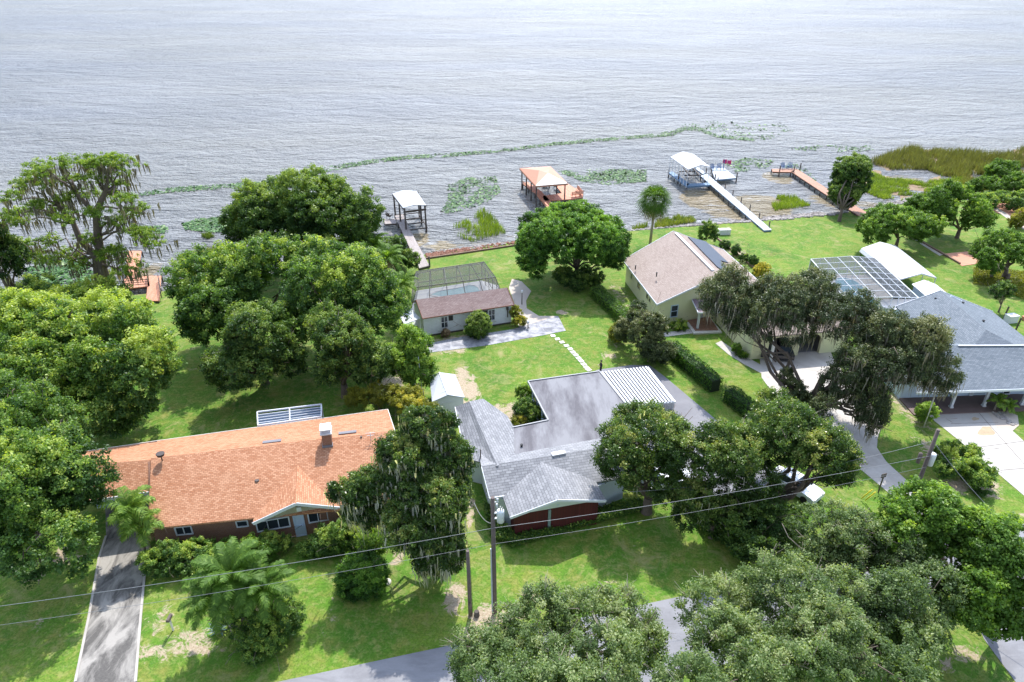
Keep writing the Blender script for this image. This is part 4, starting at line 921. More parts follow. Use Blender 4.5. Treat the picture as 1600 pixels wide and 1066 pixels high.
fwd = Vector((0,1,0)); P0 = Vector((wf0.x+.5, wf0.y+3.0, 0)); P1 = Vector((wf1.x-.5, wf1.y+3.0, 0)); w = MB(); w.prism([P0, P1, P1+fwd*6, P0+fwd*6], 0, 2.6); w.build('porch_wall', M['bluewall'], H4)
w = MB(); w.prism([P0-fwd*3, P1-fwd*3, P1-fwd*.02, P0-fwd*.02], .02, .14); w.build('porch_floor', plain('brown_porch_tile', (.16,.11,.1), .7), H4)
for x, y in ((1485.5,636.5),(1536.5,634.5),(1596,632)):
    c = G(x, y, .14); f = MB(); f.box((c.x, c.y, .14), (.36,.36,.15), z0=True); f.box((c.x, c.y, .29), (.24,.24,2.25), z0=True); f.box((c.x, c.y, 2.45), (.34,.34,.12), z0=True); f.build('porch_column', M['white'], H4)
window(H4, P0, P1, .2, 2.3, 1571, 1582, mull=0, rail=False, name='glass_door'); window(H4, P0, P1, 1.2, 2.3, 1535, 1545, mull=1); window(H4, P0, P1, .2, 2.3, 1519, 1524, mull=0, rail=False, pane='white', name='door'); window(H4, P0, P1, 1.2, 2.2, 1491, 1508, mull=1)
f = MB(); a = G(1484,479,4.9); b = G(1494,485,4.9); f.bar(a, b, .55, .22); sk = f.build('skylight', M['white'], H4); f = MB(); f.bar(a.lerp(b, .15)+Vector((0,0,.1)), a.lerp(b, .85)+Vector((0,0,.1)), .38, .06); f.build('pane', M['glass'], sk)
for x, y, z in ((1461,469,4.7),(1504,475.5,4.6),(1536,504,4.8)): pipe_vent(H4, x, y, z, .3, .11)
c = G(1500,640,0)
# white flat annexe in front of the cage
AN = thing('white_annexe', 'small flat white roof between the screen cage and slate roof', 'annexe', (44, 78, 0)); f = MB(); q = [G(1372,468,2.75), G(1434,467,2.75), G(1440,474,2.75), G(1398,484,2.75), G(1380,480,2.75)]; f.slab(q, .16); f.build('roof', M['white'], AN); f = MB(); f.prism(inset(q, .3), 0, 2.55); f.build('wall', M['bluewall'], AN)
OB = thing('white_outbuilding', 'small white gabled outbuilding beside the slate roof and metal shelter', 'outbuilding', (48, 82, 0))
e = (G(1446,462,2.6), G(1469,453,3.1), G(1481,459,2.6), G(1425,444,2.6), G(1444,437.5,3.1), G(1462,444,2.6)); w = MB(); gable_walls(w, e, .2); w.build('wall', M['bluewall'], OB); slopes(e, .1).build('roof', M['white'], OB)
f = MB(); f.bar(e[1].lerp(e[2], .3)+Vector((0,0,.03)), e[4].lerp(e[5], .3)+Vector((0,0,.03)), .1, .04); f.build('roof_seam', M['whitemetal'], OB)
# metal shelter
MS = thing('metal_shelter', 'long white metal shelter roof open at both ends on the right lawn', 'shelter', (46, 90, 0))
e = (G(1408,436,2.7), G(1440,427,3.7), G(1463.5,434,2.7), G(1346.5,388,2.7), G(1375,378,3.7), G(1399,383.5,2.7)); rf = slopes(e, .06)
dn = Vector((0,0,-.55)); rf.slab([e[0]+Vector((-.25,0,-.5)), e[0], e[3], e[3]+Vector((-.25,0,-.5))], .04); rf.build('roof', M['white'], MS)
f = MB()
for i in range(1, 16):
    for s in (0, 2): a = e[s].lerp(e[s+3], i/16); b = e[1].lerp(e[4], i/16); f.bar(a+Vector((0,0,.01)), b+Vector((0,0,.01)), .04, .03)
f.build('roof_seams', M['whitemetal'], MS); f = MB(); f.bar(e[0]-Vector((0,0,.1)), e[1]-Vector((0,0,.1)), .08, .12); f.bar(e[1]-Vector((0,0,.1)), e[2]-Vector((0,0,.1)), .08, .12); f.build('end_frame', M['whitemetal'], MS)
for i in range(5):
    for s in (0, 2): q = e[s].lerp(e[s+3], .01+i*.245); f = MB(); f.bar((q.x, q.y, 0), (q.x, q.y, q.z-.1), .08, .08, up=(0,1,0)); f.build('post', M['frame_dk'] if s == 0 else M['frame_wh'], MS)
# white framed pool cage
C2 = thing('white_pool_cage', 'white framed screen enclosure with gabled top over a blue pool', 'pool cage', (38, 84, 0))
a0, a1, a2 = G(1267,405,2.4), G(1330,400.5,4.0), G(1367.5,403.5,2.7); n0 = a0+(G(1435,465.5,2.7)-a2); n1 = a1+(G(1435,465.5,2.7)-a2); n2 = G(1435,465.5,2.7); n0.z, n1.z = 2.4, 4.0
f = MB(); sc = MB(); NB = 7
for i in range(NB+1):
    t = i/NB; A, B, C = a0.lerp(n0, t), a1.lerp(n1, t), a2.lerp(n2, t)
    f.bar(A, B, .06, .08); f.bar(B, C, .06, .08)
    for q in (A, C): f.bar(Vector((q.x, q.y, .05)), q, .1, .1, up=(0,1,0))
for k in range(4):
    t = k/3; f.bar(a0.lerp(a1, t), n0.lerp(n1, t), .05 if 0 < k < 3 else .13, .08); 
    if k: f.bar(a1.lerp(a2, t), n1.lerp(n2, t), .05 if k < 3 else .13, .08)
for P, Q in ((a0, a1), (a1, a2), (n0, n1), (n1, n2)):
    for t in (.25, .5, .75, 1):
        q = P.lerp(Q, t); f.bar(Vector((q.x, q.y, .05)), q, .08, .08, up=(0,1,0))
for P, Q in ((a0, a2), (n0, n2), (a0, n0), (a2, n2)): f.bar(Vector((P.x, P.y, .9)), Vector((Q.x, Q.y, .9)), .08, .08)
f.build('frame', M['frame_wh'], C2)
sc.face([a0, n0, n1, a1]); sc.face([a1, n1, n2, a2]); sc.face([Vector((a0.x,a0.y,.05)), a0, a1, a2, Vector((a2.x,a2.y,.05))]); sc.face([Vector((n0.x,n0.y,.05)), n0, n1, n2, Vector((n2.x,n2.y,.05))])
sc.face([Vector((a0.x,a0.y,.05)), a0, n0, Vector((n0.x,n0.y,.05))]); sc.face([Vector((a2.x,a2.y,.05)), a2, n2, Vector((n2.x,n2.y,.05))]); sc.build('screen', screenmat('charcoal_screen_mesh', (.08,.09,.105), .52), C2)
flat('white_pool_deck', [a0, a2, n2, n0], .05, 'conc_pale', kind=None, label='pale deck around the blue pool under the white cage', cat='pool deck')
m, nt, b = newmat('blue_pool_water'); b.inputs['Base Color'].default_value = (.1,.32,.42,1); b.inputs['Roughness'].default_value = .08; M['pool2'] = m
f = MB(); cc = a0.lerp(n2, .5); cc.z = .09; u = (n1-a1).normalized(); u.z = 0; v = Vector((-u.y, u.x, 0)); pp = [cc+u*(5.5*math.cos(a))+v*(2.4*math.sin(a)*(1+.25*math.cos(2*a))) for a in [k*math.pi/12 for k in range(24)]]
f.slab(pp, .03); P2 = f.build('swimming_pool', M['pool2']); tag(P2, 'bright blue swimming pool under the white framed cage', 'swimming pool')
f = MB()
for a, b in zip(pp, pp[1:]+pp[:1]): f.bar(a+Vector((0,0,.01)), b+Vector((0,0,.01)), .3, .05)
f.build('coping', M['white'], P2)
# ================================================================ DOCKS
DZ = .35
_pil = {}
def piling(parent, x, y, top, r=.13, mat='piling', bot=-2.2):
    key = (round(top, 1), r, mat, bot)
    if key not in _pil:
        mb = MB(); off = rootloc(parent); mb.tube([off+Vector((0,0,bot)), off+Vector((.01,0,(top+bot)/2)), off+Vector((0,0,top))], [r*1.1, r, r*.95], 8); o = mb.build('piling', M[mat], parent); _pil[key] = o.data
    else: o = bpy.data.objects.new('piling', _pil[key]); COL.objects.link(o); o.parent = parent
    o.location = Vector((x, y, 0))-rootloc(parent)*1.0; o.location.z = 0; return o
def deckrun(parent, poly, mat, name='deck', z=DZ, th=.14, joist=None):
    f = MB(); f.slab([(p[0], p[1], z) for p in poly], th); d = f.build(name, M[mat], parent)
    f = MB(); q = inset([Vector((p[0], p[1], 0)) for p in poly], .12)
    for a, b in zip(q, q[1:]+q[:1]): f.bar((a.x, a.y, z-th-.12), (b.x, b.y, z-th-.12), .1, .22)
    f.build('joist', M[joist or 'piling'], parent); return d
def walk(parent, L, R, mat, step=3.2, top=DZ-.05, **kw):
    """L,R edge polylines with equal counts"""
    deckrun(parent, L+R[::-1], mat, **kw)
    for E_ in (L, R):
        for a, b in zip(E_[:-1], E_[1:]):
            n = max(1, int((b-a).length/step))
            for i in range(n): q = a.lerp(b, i/n); piling(parent, q.x, q.y, top if E_ is L else kw.get('tall', top))
def gp(x, y, z=DZ): return G(x, y, z)
# --- terracotta dock at the left
D1 = thing('dock', 'terracotta coloured dock with railings under the mossy cypress', 'dock', (-50, 92, 0))
walk(D1, [gp(199,392), gp(197,436)], [gp(221,392), gp(214,436)], 'deck_terra')
walk(D1, [gp(194,436), gp(196,451)], [gp(232,431), gp(234,447)], 'deck_terra', name='platform')
walk(D1, [gp(232,431), gp(228,470)], [gp(252,431), gp(249,470)], 'deck_terra', name='gangway')
f = MB()
def rail(f, pts, h=1.0, w=.08, mid=2):
    for a, b in zip(pts[:-1], pts[1:]):
        a = Vector(a); b = Vector(b); n = max(1, round((b-a).length/2.2))
        for i in range(n+1): q = a.lerp(b, i/n); f.bar(q, q+Vector((0,0,h)), w, w, up=(0,1,0))
        for k in range(mid+1): zz = Vector((0,0,h*(1-k/(mid+1)))); f.bar(a+zz, b+zz, w*.7, w)
rail(f, [gp(195,450), gp(233,447)]); rail(f, [gp(194,436), gp(194.5,450)]); rail(f, [gp(249,440), gp(253,466)]); rail(f, [gp(232,433), gp(233,447)]); f.build('railing', M['piling'], D1)
# --- grey boathouse
D2 = thing('boathouse', 'grey boathouse with a pale gabled roof and long grey walkway', 'boathouse', (-16, 110, 0))
walk(D2, [gp(617,337), gp(627,359), gp(655,419)], [gp(630,335), gp(640,358), gp(671,415)], 'deck_grey')
walk(D2, [gp(600,342), gp(601,350)], [gp(618,342), gp(619,349)], 'deck_grey', name='platform')
e = (G(630,325,4.1), G(648.5,320,4.7), G(665.5,320.5,4.1), G(613,302.5,4.1), G(631.5,297,4.7), G(651,299,4.1)); slopes(e, .1).build('roof', M['shedroof'], D2)
for q in (e[0], e[3], e[2], e[5], e[0].lerp(e[3], .5), e[2].lerp(e[5], .5)): piling(D2, q.x+(.2 if q.x < -17 else -.2), q.y, 4.0, .15)
f = MB(); f.bar(e[0]-Vector((0,0,.75)), e[2]-Vector((0,0,.75)), .14, .3); f.bar(e[3]-Vector((0,0,.5)), e[5]-Vector((0,0,.5)), .14, .25); f.bar(e[0]-Vector((0,0,.2)), e[3]-Vector((0,0,.2)), .14, .25); f.bar(e[2]-Vector((0,0,.2)), e[5]-Vector((0,0,.2)), .14, .25); f.build('beam', M['piling'], D2)
a = Vector((e[0].x, e[0].y, .1)); b = Vector((e[2].x, e[2].y, .1)); c = Vector((e[5].x, e[5].y, .1)); d = Vector((e[3].x, e[3].y, .1)); f = MB(); f.bar(a, b, .14, .14); f.bar(b, c, .14, .14); f.bar(d, c, .14, .14); f.bar(a.lerp(d,.35), b.lerp(c,.35), .2, .16); f.bar(a.lerp(d,.65), b.lerp(c,.65), .2, .16); f.build('boat_lift', M['piling'], D2)
for x, y, h in ((652,410,1.3),(671,414,1.3)): q = gp(x, y); piling(D2, q.x, q.y, 1.7, .13)
def deck_chair(name, label, loc, rz, mat, s=1.0, group=None):
    t = thing(name, label, 'chair', loc, group); o = Vector(loc); R = lambda x, y, z: o+Vector((x*math.cos(rz)-y*math.sin(rz), x*math.sin(rz)+y*math.cos(rz), z))*s
    f = MB()
    for i in range(5): x = -.26+i*.13; f.bar(R(x, -.28, .36), R(x, .25, .28), .11, .03)
    f.build('seat', M[mat], t); f = MB()
    for i in range(5): x = -.26+i*.13; f.bar(R(x, .22, .28), R(x*1.2, .52, 1.0-.06*abs(i-2)), .11, .03, up=(0,1,.3))
    f.build('backrest', M[mat], t)
    for sx in (-1, 1):
        f = MB(); f.bar(R(sx*.34, -.36, .58), R(sx*.34, .38, .55), .13, .03); f.build('armrest', M[mat], t)
        for y0, h in ((-.3, .57), (.34, .54)): f = MB(); f.bar(R(sx*.32, y0, 0), R(sx*.32, y0-.02, h), .05, .09, up=(0,1,0)); f.build('leg', M[mat], t)
    return t
q = gp(609,341); deck_chair('deck_chair', 'dark chair on the side platform of the grey boathouse', q, 2.6, 'piling', 1.25)
# --- gazebo dock
D3 = thing('gazebo_dock', 'terracotta dock with an orange hipped roof boathouse', 'boathouse', (5, 128, 0))
walk(D3, [gp(817,287), gp(836,302), gp(861,332)], [gp(824,284), gp(846,299), gp(873,328)], 'deck_terra')
deckrun(D3, [gp(848,306), gp(878,302), gp(866,287), gp(886,286), gp(911,303), gp(911,308), gp(895,311), gp(850,314)], 'deck_terra', 'platform')
for x, y in ((849,313),(865,312.5),(880,311.5),(910,307.5),(910,303),(895,310.5),(886,287),(898,294)): q = gp(x, y); piling(D3, q.x, q.y, DZ-.1)
h = 3.6; c0, c1, c2, c3 = G(812,263,h), G(860,260,h), G(887,286.5,h), G(837,290.5,h); a0 = G(842,262,5.0)+Vector((0,-2,0)); a1 = G(856,270.5,5.0)
f = MB(); f.slab([c3, c0, a0, a1], .1); f.slab([c0, c1, a0], .1); f.slab([c1, c2, a1, a0], .1); f.build('roof', M['gaz_orange'], D3); f = MB(); f.slab([c3, a1, c2], .1); f.build('roof_end', M['gaz_glare'], D3)
for q in (c0, c1, c2, c3, c0.lerp(c3, .33), c0.lerp(c3, .66), c1.lerp(c2, .5)): r = q.lerp((c0+c1+c2+c3)/4, .1); piling(D3, r.x, r.y, 3.45, .13, 'piling')
f = MB()
for a, b in ((c0, c3), (c3, c2), (c2, c1), (c1, c0)): f.bar(a-Vector((0,0,.22)), b-Vector((0,0,.22)), .12, .22)
f.build('beam', M['deck_brown'], D3)
f = MB(); rail(f, [gp(817,287), gp(826,294)], .5); f.bar(gp(836,302)+Vector((0,0,.5)), gp(861,332)+Vector((0,0,.5)), .3, .08); f.build('railing', M['deck_terra'], D3)
f = MB(); 
for a, b in ((gp(892,308.5), gp(909,306)), (gp(909,306), gp(900,297.5))):
    u = Vector((0,0,.45)); f.bar(a+u, b+u, .5, .07)
    for k in range(3): f.bar(a+Vector((.1,-.25,.6+.2*k)), b+Vector((.3,-.2,.6+.2*k)), .05, .13)
    for t in (0, .33, .66, 1): q = a.lerp(b, t); f.bar(q+Vector((.2,-.2,0)), q+Vector((.25,-.22,1.1)), .08, .08, up=(0,1,0))
f.build('bench', M['deck_terra'], D3)
f = MB(); q = G(852,285,0); f.box((q.x, q.y, .1), (1.2,4,.5)); f.box((q.x-2.2, q.y-.5, .1), (.2,6,.2)); f.box((q.x+1.8, q.y-.5, .1), (.2,6,.2)); f.build('boat_lift', M['piling'], D3)
# --- blue dock
D4 = thing('blue_dock', 'pale blue dock with a white gabled boathouse roof and side platform', 'boathouse', (39, 130, 0))
walk(D4, [gp(1095,275), gp(1109,287.5), gp(1194,360)], [gp(1104,271), gp(1118,283), gp(1206,359)], 'deck_white', joist='deck_blue', step=2.6)
walk(D4, [gp(1112,262.5), gp(1117,281)], [gp(1132,262.5), gp(1151,278)], 'deck_white', name='platform', joist='deck_blue')
walk(D4, [gp(1045,270), gp(1073,291)], [gp(1050,267.5), gp(1078,287)], 'deck_blue', name='slip_walk', joist='deck_blue')
walk(D4, [gp(1073,287), gp(1074,291.5)], [gp(1108,285.5), gp(1110,289)], 'deck_blue', name='cross_walk', joist='deck_blue')
deckrun(D4, [gp(1076,256), gp(1098,272), gp(1103,270), gp(1081,255)], 'deck_white', 'inner_walk', joist='deck_blue')
h = 3.9; e = (G(1075.5,264.5,h), G(1095,257.5,h+.7), G(1109,260.5,h), G(1048,245,h), G(1067,237,h+.7), G(1084,241,h)); slopes(e, .08).build('roof', M['white'], D4)
for s in (0, 2):
    for i in range(7 if s == 0 else 5): n_ = 6 if s == 0 else 4; q = e[s].lerp(e[s+3], i/n_); f = MB(); f.bar((q.x, q.y, DZ-.3), (q.x, q.y, q.z-.05), .09, .09, up=(0,1,0)); f.build('post', M['frame_wh'] if i else M['frame_wh'], D4)
f = MB(); f.bar(e[0]-Vector((0,0,.12)), e[1]-Vector((0,0,.12)), .1, .14); f.bar(e[1]-Vector((0,0,.12)), e[2]-Vector((0,0,.12)), .1, .14); f.bar(e[0]-Vector((0,0,.15)), e[3]-Vector((0,0,.15)), .1, .14); f.build('beam', M['whitemetal'], D4)
for i in range(7): q = gp(1116,281).lerp(gp(1205,358), .06+i*.15); piling(D4, q.x+.1, q.y, 1.35, .11)
for x, y in ((1151,278),(1117,281),(1045,270),(1060,280),(1103,271),(1086,262)): q = gp(x, y); piling(D4, q.x, q.y, 1.5, .13)
f = MB(); q = G(1086,278,0); f.box((q.x, q.y+2, .0), (3.6,.2,.2)); f.box((q.x-.5, q.y+5, 0), (3.6,.2,.2)); f.box((q.x-1, q.y+3.5, .35), (.3,6,.25)); f.box((q.x+1, q.y+3.5, .35), (.3,6,.25)); f.build('boat_lift', M['piling'], D4)
deck_chair('deck_chair', 'blue garden chair nearer the white boathouse roof on the pale blue platform', gp(1114,266), .3, 'bluepaint', 1.3)
deck_chair('deck_chair', 'blue garden chair out on the pale blue platform, farther from the boathouse roof', gp(1123,265.5), -.2, 'bluepaint', 1.3)
FG = thing('flag_post', 'blue post carrying crimson flags at the corner of the pale blue platform', 'flag post', gp(1130,264)); q = gp(1130,264); f = MB(); f.bar(q-Vector((0,0,.3)), q+Vector((0,0,2.0)), .14, .14, up=(0,1,0)); f.build('post', M['bluepaint'], FG)
for sx, zz in ((.0,1.2),(1.0,1.0)):
    f = MB(); n = 6
    for i in range(n):
        x0, x1 = sx+i*.15-.3, sx+(i+1)*.15-.3; y0, y1 = .12*math.sin(i*1.4), .12*math.sin((i+1)*1.4); f.prism([(q.x+x0, q.y+y0), (q.x+x1, q.y+y1), (q.x+x1, q.y+y1+.03), (q.x+x0, q.y+y0+.03)], [q.z+zz+.1*math.sin(i), q.z+zz+.1*math.sin(i+1)]*1+[q.z+zz+.1*math.sin(i+1), q.z+zz+.1*math.sin(i)], q.z+zz+.85)
    f.build('flag', M['magenta'], FG)
# --- brown dock on the right
D5 = thing('brown_dock', 'brown timber dock ending in a square platform with two chairs', 'dock', (62, 135, 0))
walk(D5, [gp(1236,268), gp(1282,298.5), gp(1348,341)], [gp(1246,264.5), gp(1292,294.5), gp(1361,336)], 'deck_brown', step=2.4)
walk(D5, [gp(1206,264), gp(1207,268.5)], [gp(1244,263.5), gp(1240,269)], 'deck_brown', name='platform')
for x, y in ((1218,268),(1240,269),(1250,264),(1352,341)): q = gp(x, y); piling(D5, q.x, q.y, 1.6, .13)
deck_chair('deck_chair', 'blue and white chair at the outer end of the brown dock platform', gp(1224,264.5), .2, 'bluepaint', 1.4); deck_chair('deck_chair', 'blue and white chair nearer the walkway on the brown dock platform', gp(1234,264.5), -.2, 'bluepaint', 1.4)
# ================================================================ SHORE: sea wall, riprap
f = MB(); pts = [(665,404),(733,394),(800,384),(832,380)]; P = [G(*p, .12) for p in pts]
for a, b in zip(P[:-1], P[1:]): f.bar(a-Vector((0,0,.35)), b-Vector((0,0,.35)), .22, .95)
tag(f.build('sea_wall', M['timber']), 'low brown timber sea wall along the lawn by the grey walkway', 'sea wall')
f = MB(); 
for a, b in (((1120,372),(1145,392)),((1145,392),(1195,432)),((1430,372),(1500,412))):
    a = G(*a, .1); b = G(*b, .1); f.bar(a, b, .25, .3)
tag(f.build('garden_kerb', M['timber']), 'low timber kerb along the planted strip on the lawn', 'garden kerb')
def rocks(name, label, segs, mat='rock', cat='rocks'):
    base = []
    for (a, b, wd, n, s0, s1, zz) in segs:
        A, B = G(*a), G(*b)
        for _ in range(n):
            t = rng.random(); c = A.lerp(B, t); v = Vector((-(B-A).y, (B-A).x, 0)).normalized(); off = rng.uniform(-.2, 1)*wd; c = c+v*off; r = rng.uniform(s0, s1); base.append((c, r, max(float(ground_z(np.array([c.x]), np.array([c.y]))[0]), WL-.02)+zz*.3+.04))
    ico = [(0,0,1),(.89,0,.45),(.28,.85,.45),(-.72,.53,.45),(-.72,-.53,.45),(.28,-.85,.45),(.72,.53,-.45),(-.28,.85,-.45),(-.89,0,-.45),(-.28,-.85,-.45),(.72,-.53,-.45),(0,0,-1)]
    fc = [(0,1,2),(0,2,3),(0,3,4),(0,4,5),(0,5,1),(1,6,2),(2,7,3),(3,8,4),(4,9,5),(5,10,1),(6,7,2),(7,8,3),(8,9,4),(9,10,5),(10,6,1),(11,7,6),(11,8,7),(11,9,8),(11,10,9),(11,6,10)]
    ico = np.array(ico); V = []
    for c, r, z in base:
        q = ico*(rng.uniform(.6, 1.2, 3)*np.array([1, 1, .7]))*(1+rng.normal(0, .14, (12, 1)))*r; a = rng.uniform(0, 6.28); co, si = math.cos(a), math.sin(a); R = np.array([[co,-si,0],[si,co,0],[0,0,1]]); q = q@R+np.array([c.x, c.y, z]); V.append(q[np.array(fc)].reshape(-1, 3))
    V = np.concatenate(V); o = fast_mesh(name, V, len(V)//3, 3, M[mat]); return tag(o, label, cat, kind='stuff')
rocks('riprap', 'loose grey and pinkish rocks lining the lake edge', [((985,360),(1060,354),1.3,190,.15,.4,.05),((1060,354),(1150,347),1.9,330,.15,.42,.05),((1150,347),(1240,341),2.6,330,.15,.42,.05),((1205,342),(1300,335),3.0,420,.15,.45,.05),((1300,335),(1380,322),1.6,230,.12,.35,.05),((1385,322),(1450,308),2.6,320,.15,.4,.1),((1450,308),(1500,308),1.0,80,.12,.3,.05)])
rocks('shore_debris', 'reddish debris and stones below the timber sea wall', [((668,402),(733,392),1.7,420,.1,.28,0),((733,392),(832,378),1.6,170,.1,.3,0),((840,375),(900,366),1.2,120,.08,.25,0)], 'mulch', 'debris')
rocks('pale_shore_stones', 'pale stones at the waterline left of the round shade tree', [((730,389),(790,381),2.6,160,.12,.3,0),((672,395),(700,391),2.4,40,.12,.25,0)], 'rock', 'stones')
rocks('bed_rocks', 'small grey rocks edging the porch planting bed', [((1552,645),(1563,655),.8,50,.08,.2,.05),((1565,655),(1580,665),.6,40,.08,.2,.05)], 'rock', 'rocks')
# ================================================================ POLES, WIRES
def upole(name, label, base, top, r=.15): 
    t = thing(name, label, 'utility pole', (base[0], base[1], 0)); f = MB(); b = Vector((base[0], base[1], 0)); f.tube([b-Vector((0,0,.3)), b+Vector((0,0,top*.5)), b+Vector((0,0,top))], [r*1.15, r, r*.85], 12); f.build('pole', M['pole'], t); return t
B1 = G(773,957); U1 = upole('utility_pole', 'tall utility pole with a pale transformer in front of the grey house', B1, 10.6)
f = MB(); f.bar(B1+Vector((-.16,-.14,.2)), B1+Vector((-.16,-.14,6.3)), .1, .1, up=(0,1,0)); f.build('cable_guard', M['polesteel'], U1)
c = B1+Vector((.48,-.05,8.6)); f = MB(); f.lathe(c, [(.05,0),(.24,.04),(.25,.85),(.24,.95),(.1,1.02)], 16); f.bar(c+Vector((-.5,0,.3)), c+Vector((-.2,0,.3)), .12, .08); f.bar(c+Vector((-.5,0,.75)), c+Vector((-.2,0,.75)), .12, .08); T1 = f.build('transformer', M['transf'], U1)
f = MB(); f.lathe(c+Vector((0,0,1.02)), [(.05,0),(.05,.25),(.02,.3)], 8); f.lathe(c+Vector((.12,0,1.0)), [(.04,0),(.04,.2),(.02,.24)], 8); f.build('bushing', M['stone'], T1)
f = MB(); p = B1+Vector((0,0,10.2)); f.bar(p, p+Vector((.3,-.1,.1)), .06); f.lathe(p+Vector((.3,-.1,.05)), [(.05,0),(.09,.1),(.05,.2),(.09,.3),(.03,.36)], 8); f.lathe(B1+Vector((.25,-.1,9.85)), [(.06,0),(.06,.3)], 8); f.build('insulator', M['white'], U1)
B2 = Vector((30.7, 39.9, 0)); U2 = upole('utility_pole', 'utility pole with transformer rising from the trees by the concrete drives', B2, 10.6)
f = MB(); c = B2+Vector((.42,.2,7.2)); f.lathe(c, [(.05,0),(.26,.04),(.27,.95),(.25,1.05),(.1,1.1)], 16); f.bar(c+Vector((-.4,-.1,.3)), c+Vector((-.2,0,.3)), .12, .08); f.build('transformer', M['transf'], U2)
f = MB(); p = B2+Vector((-.7,-.1,7.6)); f.lathe(p, [(.03,0),(.13,.05),(.14,.9),(.04,.98)], 10); f.bar(p+Vector((0,0,.5)), B2+Vector((0,0,8.1)), .06); f.build('cutout', M['pole'], U2)
a, b = G(1445,645,0), None
B3 = G(735,961); U3 = upole('wooden_post', 'short bare wooden pole left of the transformer pole', B3, 6.2, .13); f = MB(); f.tube([B3+Vector((0,-.14,.1)), B3+Vector((0,-.14,1.4))], .09, 8); f.build('vine_sleeve', M['bark'], U3)
for x, y, h, lb in ((1443,668,5.0,'thin pale pole standing by the shrub between the drives'),):
    b = G(x, y); t = thing('pole_marker', lb, 'pole', b); f = MB(); f.tube([b-Vector((0,0,.2)), b+Vector((.0,0,h))], .06, 6); f.build('shaft', M['stone'], t)
def cable(name, label, P, r=.022, sag=.2, mat='wire'):
    f = MB(); pts = []
    for a, b in zip(P[:-1], P[1:]):
        a = Vector(a); b = Vector(b)
        for i in range(17): t = i/16; q = a.lerp(b, t); q.z -= sag*4*t*(1-t); (pts.append(q) if not (pts and i == 0) else None)
    f.tube(pts, r, 5); return tag(f.build(name, M[mat]), label, 'power line')
UL = B1+(B1-B2); 
cable('power_line', 'upper twisted cable strung across the front of the houses', [UL+Vector((0,0,8.3)), B1+Vector((0,-.16,8.15)), B2+Vector((0,-.18,8.35))], .017, .35)
cable('power_line', 'lower single cable running below the upper twisted one', [UL+Vector((0,0,6.8)), B1+Vector((0,-.16,6.75)), B2+Vector((0,-.18,7.3))], .012, .35)
cable('service_cable', 'short slack cable dropping from the pole to the grey house', [B1+Vector((-.1,.1,8.3)), G(741,786,3.0)], .03, .5)
cable('service_cable', 'thin cable from the right pole to the far right houses', [B2+Vector((0,.1,9.5)), G(1640,880,6)], .022, .5)
cable('service_cable', 'thin cable crossing the dark oak toward the right pole', [B2+Vector((0,0,9.6)), G(960,770,4.2)], .016, .9)
# stump, lid, mailbox, posts
b = G(745,962); t = thing('tree_stump', 'small grey stump between the two poles', 'stump', b); f = MB(); f.lathe(b, [(.22,-.1),(.2,.1),(.17,.42),(.15,.45)], 10); f.build('stump', M['piling'], t)
b = G(604,910); f = MB(); f.lathe(b, [(.34,0),(.36,.05),(.3,.12),(.1,.16)], 16); tag(f.build('manhole_cover', M['stone']), 'round pale lid in the grass beside the clipped dark bush', 'utility lid')
b = G(271,985); t = thing('mailbox', 'weathered mailbox on a pale post beside the left driveway', 'mailbox', b); f = MB(); f.bar(b, b+Vector((0,0,1.1)), .1, .1, up=(0,1,0)); f.build('post', M['stone'], t)
f = MB(); o = b+Vector((0,0,1.12)); n = 10
poly = [(-.1,0),(.1,0)]+[(.1*math.cos(k*math.pi/8), .14+.1*math.sin(k*math.pi/8)) for k in range(9)]
F0 = [o+Vector((x, -.28, z)) for x, z in poly]; F1 = [o+Vector((x, .28, z)) for x, z in poly]; f.face(F0); f.face(F1[::-1])
for i in range(len(poly)): j = (i+1) % len(poly); f.face([F0[j], F0[i], F1[i], F1[j]])
f.build('box', M['pole'], t)
def lamp(name, label, px, py, h): b = G(px, py); t = thing(name, label, 'lamp post', b); f = MB(); f.tube([b, b+Vector((0,0,h))], [.07,.05], 8); f.build('post', M['frame_dk'], t); f = MB(); f.lathe(b+Vector((0,0,h)), [(.05,0),(.16,.08),(.18,.35),(.05,.45)], 10); f.build('lantern', M['white'], t)
lamp('lamp_post', 'slim lamp post beside the sandy path by the pool house', 815.5, 476, 1.7)
lamp('lamp_post', 'short lamp post at the paved path edge by the pool house flowers', 825, 513, .6)
# stepping stones
st = [(864,525),(871,530),(878,535),(885,540.5),(891,545.5),(895,550.5),(899.5,555),(904,560),(908,564.5),(912,569.5),(916,574.5),(919.5,578)]
proto = None
for i, (x, y) in enumerate(st):
    p = G(x, y)
    if proto is None:
        f = MB(); off = p; f.prism([(p.x-.3,p.y-.28),(p.x+.28,p.y-.3),(p.x+.3,p.y+.27),(p.x-.27,p.y+.3)], 0, .05); tt = thing('stepping_stone', 'x', 'stepping stone', p, 'stepping stones across the lawn'); f.build('slab', M['stone'], tt); proto = tt; t = tt
    else: t = copy_tree(proto); t.location = p
    t.rotation_euler.z = .25+i*.03
    t['label'] = 'pale stepping stone nearest the paved patio' if i == 0 else 'pale stepping stone nearest the flat grey roof' if i == len(st)-1 else 'pale stepping stone in the middle of the curving row'
